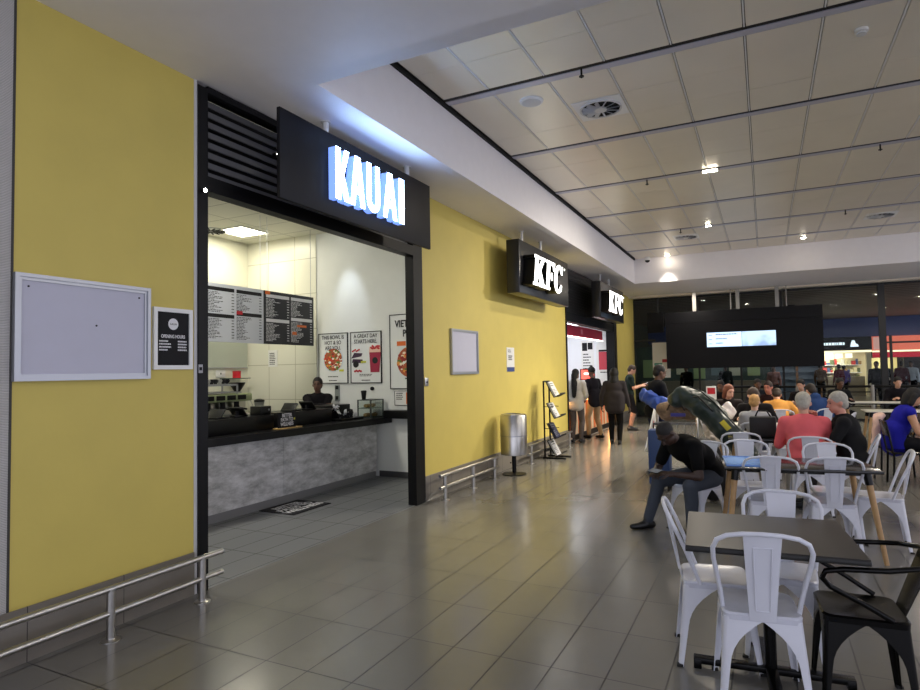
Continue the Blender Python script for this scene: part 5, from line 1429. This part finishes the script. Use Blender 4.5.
# --- standing people at the chicken shop
human('long-haired woman in a white hooded top and grey trousers queueing at the chicken counter', (-3.80, 13.35, 0), -3, lean=2, lh=(-.16, .16, .95), rh=(.16, .2, 1.0), head=(0, 12), skin=SKIN_B, shirt=(206, 202, 196), legs=(100, 92, 90), hair=(12, 11, 12), hairstyle='long', hood=1, shirt_long=.06, vox=.013, s=.95, foot=(-6, 8), shoe=(40, 38, 38))
human('man in a dark jacket, black beanie and khaki trousers at the chicken counter', (-3.62, 14.3, 0), 62, lean=6, lh=(-.2, .26, 1.0), rh=(.2, .22, .98), head=(6, 10), skin=SKIN_B, shirt=(30, 28, 34), legs=(178, 152, 116), hair=(16, 15, 16), hairstyle='beanie', shirt_long=.05, vox=.013, s=.97, lf=(-.1, .12, .08), rf=(.1, -.1, .08), shoe=(26, 24, 24))
human('woman in a dark grey hoodie and black trousers walking away from us', (-2.93, 13.3, 0), 4, lean=2, head=(4, 0), lh=(-.30, .02, .86), rh=(.31, .05, .84), skin=SKIN_D, shirt=(52, 48, 50), legs=(17, 16, 18), hair=(14, 12, 13), hairstyle='hood', shirt_long=.08, vox=.013, s=.945, fat=1.2, lf=(-.1, .06, .08), rf=(.09, -.04, .08))
ph, inf = human('man in black shorts looking at his phone by the far wall', (-3.22, 16.4, 0), -72, lean=2, lh=(-.08, .34, 1.18), rh=(.10, .30, 1.16), head=(30, 0), skin=(206, 156, 130), shirt=(26, 40, 38), sleeve='short', legs=(28, 28, 32), shorts=True, hair=(54, 40, 32), vox=.013, shoe=(60, 62, 66), s=1.0)
pc = W(ph, (.0, .42, 1.21))
t = thing('mobile_phone', 'pale phone in the hands of the standing man by the far wall', 'phone', pc)
g = G(); g.obox(pc, (.08, .14, .012), Matrix.Rotation(math.radians(-72), 3, 'Z') @ Matrix.Rotation(.5, 3, 'X'), .003); obj('case', g, M_black, t)
g = G(); g.obox(pc+V((0, 0, .009)), (.07, .125, .002), Matrix.Rotation(math.radians(-72), 3, 'Z') @ Matrix.Rotation(.5, 3, 'X')); obj('screen', g, mat('phone_lit', (230, 230, 235), .2, emit=(220, 226, 240), estr=.4), t)
# --- person standing by the trolley
human('person in a dark jacket standing behind the luggage trolley with a blue bag', (-1.62, 10.2, 0), -60, lean=8, lh=(-.2, .32, 1.0), rh=(.18, .36, 1.02), head=(14, 0), skin=SKIN_B, shirt=(22, 23, 28), legs=(30, 34, 56), hair=(18, 16, 16), vox=.013, fat=1.15, s=.98)
# --- cashier
human('cashier in a black top with folded arms leaning on the counter behind the tills', (-6.42, 7.72, 0), -138, pel=(0, 0, .87), lean=4, lean2=8, lh=(.12, .26, 1.18), rh=(-.12, .30, 1.20), lel=(-.6, .15, 1.2), rel=(.6, .15, 1.22), head=(0, 14), skin=(96, 64, 50), shirt=(20, 18, 22), legs=(24, 24, 28), hair=(18, 14, 13), vox=.011, s=.95)
# --- people beyond the glass
def far_person(label, x, y, rot, shirt, legs, s=1.0, skin=SKIN_B, **k):
    human(label, (x, y, 0), rot, shirt=shirt, legs=legs, skin=skin, vox=.024, s=s, group=None, **k)
far_person('person in a white shirt standing beyond the glass at the far right', 5.35, 30.5, 150, (206, 214, 224), (24, 24, 30))
far_person('person in a dark red top beside the white-shirted one beyond the glass', 4.95, 30.2, -20, (70, 24, 34), (24, 22, 26))
far_person('person in a black coat standing left of the thick dark mullion beyond the glass', 3.75, 27.5, 160, (22, 20, 26), (20, 20, 24), fat=1.2)
far_person('person in black standing right of the thick dark mullion beyond the glass', 4.05, 27.9, 190, (18, 18, 22), (20, 20, 22))
far_person('person in a purple top before the lit far shop counter', 3.25, 33, 10, (96, 78, 150), (30, 30, 36), .92)
far_person('person in a maroon top before the lit far shop shelves', 3.0, 32.4, 30, (96, 30, 44), (30, 26, 30), .95)
far_person('person in brown near the left of the lit far shop', 2.2, 31.5, -20, (90, 70, 54), (30, 28, 28), .97)
far_person('person in pale pink seen under the black screen through the glass', .3, 27, 170, (176, 130, 126), (30, 30, 34), .95)
far_person('person in black seen under the left part of the screen beyond the glass', -2.6, 24, 150, (20, 22, 24), (24, 24, 26))
far_person('person in dark grey under the middle of the screen beyond the glass', -1.4, 26, 200, (44, 48, 50), (24, 24, 26))
# dark diners beyond the barrier
for i, (x, y, rot, sh_, lab) in enumerate(((-.9, 15.4, 170, (24, 24, 28), 'dark-clothed diner under the left half of the black screen'), (.75, 15.6, 160, (30, 26, 28), 'dark-clothed diner under the right end of the black screen'), (1.5, 16.9, 200, (22, 24, 26), 'dark-clothed diner facing us left of the farthest white table'),
        (2.75, 17.5, 185, (26, 24, 28), 'dark-clothed diner behind the farthest white table'), (-.2, 16.6, 190, (34, 34, 40), 'diner in charcoal facing us below the lit screens'))):
    human(lab, (x, y, 0), rot, lean=12, lean2=18, lh=(-.15, .36, .8), rh=(.15, .36, .8), head=(12, 0), skin=(SKIN_B, SKIN_L)[i % 2], shirt=sh_, legs=(26, 26, 30), vox=.017, hair=(24, 20, 18), **SEAT)
    ct = copy_tree(bc0); place(ct, (x, y, 0), rot, 'black dining chair of the '+lab)
# black tables for the far diners
for x, y, rot, lab in ((-.55, 14.75, 0, 'small black table below the left half of the black screen'), (.95, 14.95, 0, 'small black table below the right end of the black screen'), (1.35, 16.25, 0, 'small black table left of the farthest white table')):
    oak_table(lab, (x, y), rot, .7, .6, M_btop)

# ================================================================ luggage
def trolley():
    x, y = -1.2, 9.1
    t = thing('luggage_trolley', 'airport luggage trolley with a white side panel behind the seated man', 'trolley', (x, y, 0))
    g = G()
    for xx in (x-.28, x+.28):
        g.tube([(xx, y+.35, .12), (xx, y-.45, .18), (xx, y-.5, .22)], .018, 8); g.tube([(xx, y+.35, .12), (xx, y+.42, .6), (xx, y+.5, .98), (xx, y+.55, 1.03)], .018, 8)
    for k in range(5): g.tube([(x-.28, y-.4+.18*k, .16), (x+.28, y-.4+.18*k, .16)], .01, 6)
    g.tube([(x-.28, y+.4, .5), (x+.28, y+.4, .5)], .012, 6); obj('frame', g, M_steel, t)
    g = G(); g.cyl((x-.3, y+.55, 1.03), (x+.3, y+.55, 1.03), .025, n=10); obj('handle', g, mat('trolley_blue', (40, 60, 130), .4), t)
    g = G(); g.tube([(x-.28, y+.34, .82), (x+.28, y+.34, .82), (x+.28, y+.12, .82), (x-.28, y+.12, .82)], .008, 6, closed=True)
    for k in range(6): g.tube([(x-.26+.1*k, y+.42, .82), (x-.26+.1*k, y+.12, .8), (x-.26+.1*k, y+.3, .66)], .005, 5)
    obj('basket', g, M_alu, t)
    for xx, yy in ((x-.28, y+.38), (x+.28, y+.38), (x, y-.45)):
        g = G(); g.cyl((xx-.025, yy, .08), (xx+.025, yy, .08), .08, n=20); obj('wheel', g, M_rub, t)
    g = G(); g.prism([(-.5, .5), (.38, .32), (.48, .98), (.36, 1.02)], (x-.31, y, 0), XR, ZU, .012); p_ = obj('side_panel', g, M_white, t, 'white side panel')
    g = G(); g.ell((x-.297, y+.25, .8), (.004, .05, .05)); obj('red_mark', g, M_red, p_)
trolley()
t = thing('travel_bag', 'huge dark green padded bag with a yellow tag leaning diagonally on the trolley', 'bag', (-.75, 9.0, 0))
bp_ = [V((-1.12, 9.1, 1.16)), V((-1.03, 9.1, 1.235)), V((-.88, 9.06, 1.17)), V((-.70, 9.0, 1.01)), V((-.55, 8.96, .83)), V((-.40, 8.92, .66)), V((-.22, 8.88, .46)), V((-.14, 8.86, .34))]
br_ = [.12, .15, .165, .17, .16, .15, .13, .10]
g = G()
for i in range(7): g.cap(bp_[i], bp_[i+1], br_[i], br_[i+1], 20)
m_ = lump(lump(remesh(g, .014, 4), .035, 3.2), .014, 11)
m_.transform(Matrix.Translation((.75, -9.0, 0)))
add_mesh_part('bag_body', m_, mat('bag_green', (30, 46, 43), .38, noise=.25, nscale=7, bump=.5, bscale=9), t)
d = (bp_[5]-bp_[3]).normalized()
g = G(); c_ = bp_[4].lerp(bp_[5], .3)+V((.01, -.158, .075)); g.obox(c_, (.07, .14, .01), frame_from(d, V((0, -1, .5))), .003); obj('yellow_tag', g, mat('tag_yellow', (206, 190, 50), .5), t)
g = G(); zp = [bp_[i]+V((.08, -.10, .13)) for i in range(1, 6)]; g.tube(zp, .009, 6); obj('zip', g, mat('strap_black', (16, 18, 18), .6), t)
g = G(); g.tube([bp_[2]+V((-.02, -.15, .05)), bp_[2]+V((.06, -.22, .06)), bp_[3]+V((.04, -.22, .05)), bp_[3]+V((.05, -.16, .03))], .012, 8); obj('carry_handle', g, mat('strap_black'), t)
t = thing('duffel_bag', 'brown patterned duffel bag on top of the luggage trolley', 'bag', (-1.2, 9.3, .84))
g = G(); g.cap((-1.32, 9.32, 1.0), (-1.0, 9.30, 1.0), .14, .13, 18)
m_ = lump(remesh(g, .014, 2), .03, 6); m_.transform(Matrix.Translation((1.2, -9.3, -.84)))
add_mesh_part('bag_body', m_, mat('duffel_brown', (134, 108, 82), .7, noise=.7, nscale=16), t)
g = G(); g.tube([(-1.28, 9.18, 1.02), (-1.22, 9.12, 1.13), (-1.1, 9.12, 1.13), (-1.04, 9.18, 1.02)], .012, 8); obj('handle', g, mat('duffel_dark', (60, 46, 36), .6), t)
g = G(); g.obox((-1.13, 9.165, .955), (.2, .02, .05), None, .006); obj('blue_strip', g, mat('strip_blue', (70, 66, 150), .5), t)
t = thing('blue_bag', 'bright blue bag held by the person behind the luggage trolley', 'bag', (-1.42, 10.0, .95))
g = G(); g.ell((-1.5, 9.95, 1.08), (.15, .11, .12)); g.ell((-1.62, 10.0, 1.16), (.12, .1, .11)); g.ell((-1.42, 9.93, 1.0), (.12, .1, .1)); g.ell((-1.75, 10.08, 1.2), (.07, .08, .10))
m_ = lump(lump(remesh(g, .013, 5), .04, 5), .02, 14); m_.transform(Matrix.Translation((1.42, -10.0, -.95)))
add_mesh_part('bag_body', m_, mat('bag_blue', (48, 84, 176), .55, noise=.3, nscale=14), t)
t = thing('suitcase', 'upright blue suitcase beside the luggage trolley, behind the seated man', 'suitcase', (-1.33, 8.6, 0))
g = G(); g.box(-1.45, -1.17, 8.5, 8.72, .06, .8, .03); obj('shell', g, mat('case_blue', (44, 70, 120), .5), t)
g = G(); g.tube([(-1.4, 8.7, .8), (-1.4, 8.7, .86), (-1.22, 8.7, .86), (-1.22, 8.7, .8)], .012, 6); obj('handle', g, M_black, t)
for xx in (-1.42, -1.2):
    g = G(); g.cyl((xx-.012, 8.55, .03), (xx+.012, 8.55, .03), .03, n=14); g.cyl((xx-.012, 8.68, .03), (xx+.012, 8.68, .03), .03, n=14); obj('wheel', g, M_rub, t)
t = thing('backpack', 'black backpack with pale straps slumped behind the man on the phone', 'bag', (-.62, 8.2, 0))
g = G(); g.ell((-.72, 8.1, .5), (.22, .16, .26)); g.ell((-.62, 8.05, .3), (.2, .16, .3)); m_ = remesh(g, .013, 3)
for v in m_.vertices: v.co.z = max(v.co.z, 0.0)
m_.transform(Matrix.Translation((.62, -8.2, 0)))
add_mesh_part('bag_body', m_, mat('pack_black', (22, 22, 24), .6, noise=.3, nscale=14), t)
g = G(); g.tube([(-.86, 7.96, .62), (-.74, 7.91, .52), (-.66, 7.88, .4), (-.55, 7.88, .3)], .014, 6); g.tube([(-.80, 7.98, .68), (-.6, 7.94, .66), (-.5, 7.92, .5)], .014, 6); obj('strap', g, M_alu, t)
t = thing('pale_jacket', 'pale pink jacket draped over the back of the black chair', 'jacket', (1.55, 10.5, .5))
g = G(); g.cap((1.31, 10.40, .86), (1.37, 10.72, .88), .05, .05); g.cap((1.28, 10.42, .82), (1.25, 10.46, .5), .06, .05); g.cap((1.33, 10.68, .86), (1.32, 10.68, .58), .06, .04); g.obox((1.27, 10.55, .74), (.04, .26, .34), Matrix.Rotation(-.2, 3, 'Z'))
m_ = lump(remesh(g, .012, 4), .02, 8); m_.transform(Matrix.Translation((-1.43, -10.5, -.5)))
add_mesh_part('cloth', m_, mat('jacket_pink', (226, 190, 178), .8, noise=.1, nscale=8), t)
t = thing('coat', 'off-white coat hung over the chair left of the man in the black jacket', 'coat', (-.7, 10.7, .4))
g = G(); g.cap((-.95, 10.66, .87), (-.58, 10.58, .87), .06, .06); g.obox((-.76, 10.58, .66), (.34, .07, .42), Matrix.Rotation(math.radians(-25), 3, 'Z')); g.ell((-.55, 10.6, .92), (.13, .1, .12))
m_ = lump(lump(remesh(g, .013, 4), .07, 6), .03, 14); m_.transform(Matrix.Translation((.7, -10.7, -.4)))
add_mesh_part('cloth', m_, mat('coat_white', (218, 210, 206), .8, noise=.12, nscale=10), t)
t = thing('handbag', 'black handbag standing on the table beside the person in coral', 'bag', (.0, 8.5, .75))
g = G(); g.box(-.2, .1, 8.42, 8.6, .752, 1.0, .02); obj('bag_body', g, mat('pack_black'), t)
g = G(); g.tube([(-.13, 8.5, 1.0), (-.1, 8.5, 1.07), (.0, 8.5, 1.07), (.04, 8.5, 1.0)], .010, 8); obj('handle', g, M_black, t)
t = thing('handbag', 'black shoulder bag hanging behind the woman in royal blue', 'bag', (2.05, 9.95, 0))
g = G(); g.box(1.9, 2.2, 9.85, 10.02, 0, .3, .03); obj('bag_body', g, mat('pack_black'), t)
g = G(); g.tube([(1.97, 9.93, .3), (2.0, 9.93, .42), (2.1, 9.93, .42), (2.13, 9.93, .3)], .010, 8); obj('handle', g, M_black, t)
t = thing('sauce_caddy', 'small dark condiment caddy on the white table by the child', 'caddy', (-.3, 10.25, .752))
g = G(); g.box(-.36, -.26, 10.2, 10.3, .752, .80, .004); obj('caddy_box', g, M_black, t)
g = G(); g.cyl((-.33, 10.25, .8), (-.33, 10.25, .93), .02); obj('bottle', g, M_red, t)
g = G(); g.cyl((-.285, 10.25, .8), (-.285, 10.25, .92), .018); obj('bottle', g, M_white, t)
t = thing('menu_stand', 'white and red menu stand near the red-haired woman', 'menu stand', (-.95, 12.8, 0))
g = G(); g.box(-1.02, -.88, 12.75, 12.85, 0, .02); g.cyl((-.95, 12.8, 0), (-.95, 12.8, .95), .012); obj('stand', g, M_alu, t)
g = G(); g.box(-1.04, -.86, 12.79, 12.81, .95, 1.25); c_ = obj('card', g, M_white, t)
g = G(); g.box(-1.02, -.88, 12.786, 12.79, 1.1, 1.22); obj('red_panel', g, M_red, c_)
# ================================================================ light
SC.view_settings.view_transform = 'Standard'; SC.view_settings.look = 'None'
SC.view_settings.gamma = 1.0; SC.view_settings.use_curve_mapping = False
SC.view_settings.exposure = 0.74
w = bpy.data.worlds.new('hall_ambient'); SC.world = w; w.use_nodes = True
w.node_tree.nodes['Background'].inputs[0].default_value = (*s2l((222, 224, 240)), 1)
w.node_tree.nodes['Background'].inputs[1].default_value = 1.25
WARM = (1.0, .90, .76)
# ceiling downlights of the hall (outside the frame, over the aisle and the seats)
for x, y in ((3.2, 6.2), (3.2, 10.2), (6.2, 8.2), (6.2, 14.0), (3.4, 17.6)):
    z = CZ-.02 if y < 16.9 else SOF-.02
    light('downlight', 'AREA', (x, y, z), 24, WARM, .3, (x, y, 0))
light('downlight', 'AREA', (-1.2, 1.0, SOF-.02), 7, (.94, .95, 1), .3, (-1.2, 1.0, 0))
light('downlight', 'AREA', (2.6, 0.6, SOF-.02), 8, (.96, .96, 1), .3, (2.6, .6, 0))
light('downlight', 'AREA', (-.635, 9.8, CZ-.04), 48, WARM, .18, (-.635, 9.8, 0))
light('downlight', 'SPOT', (-.96, 13.65, CZ-.05), 900, WARM, .06, (-2.2, 10.8, 0), 66, .9)
light('downlight', 'SPOT', (-2.2, 16.72, CZ-.05), 520, WARM, .06, (-2.3, 16.0, 0), 75, .9)
light('downlight', 'SPOT', (.9, 16.13, CZ-.05), 160, WARM, .06, (1.2, 15.0, 0), 80, .9)
light('downlight', 'AREA', (-1.9, 19.2, SOF-.02), 22, WARM, .3, (-1.9, 19.2, 0))
# the strong track light that throws the shadows on the yellow wall
light('track_light', 'SPOT', (3.3, 14.0, 4.5), 900, (1, .92, .76), .07, (-3.88, 10.4, .55), 58, .75)
# shop lights
light('shop_panel_light', 'AREA', (-6.2, 5.1, 3.97), 24, (1, .98, .92), .55, (-6.2, 5.1, 0), size_y=.55)
light('shop_panel_light', 'AREA', (-7.62, 7.3, 3.97), 9, (1, .95, .80), .55, (-7.62, 7.3, 0), size_y=.55)
light('shop_panel_light', 'AREA', (-6.2, 3.4, 3.97), 14, (1, .97, .88), .55, (-6.2, 3.4, 0), size_y=.55)
light('shop_spot', 'SPOT', (-6.05, 7.6, 3.9), 26, (.78, .88, 1), .05, (-6.05, 8.1, 2.7), 42, .9)
light('kitchen_light', 'AREA', (-5.0, 15.4, 2.86), 16, (.96, .98, 1), .7, (-5, 15.4, 0), size_y=2.6)
light('counter_glow', 'AREA', (-3.9, 15.4, .86), 9, (1, .62, .3), .05, (-3.2, 15.4, 0), size_y=3.6)
# beyond the glass
light('far_shop_light', 'AREA', (2.9, 37.0, 2.25), 60, (1, .92, .76), .8, (2.9, 37.8, 0), size_y=2.5)
light('far_shop_light', 'AREA', (5.5, 37.0, 1.9), 22, (1, .92, .76), .6, (5.5, 37.8, 0), size_y=1.2)
light('far_hall_light', 'AREA', (1, 28, 3.85), 36, (1, .9, .78), 1.2, (1, 28, 0), size_y=4)
light('far_hall_light', 'AREA', (-3, 28, 3.85), 16, (.9, 1, .92), .8, (-3, 29.4, 0), size_y=2)
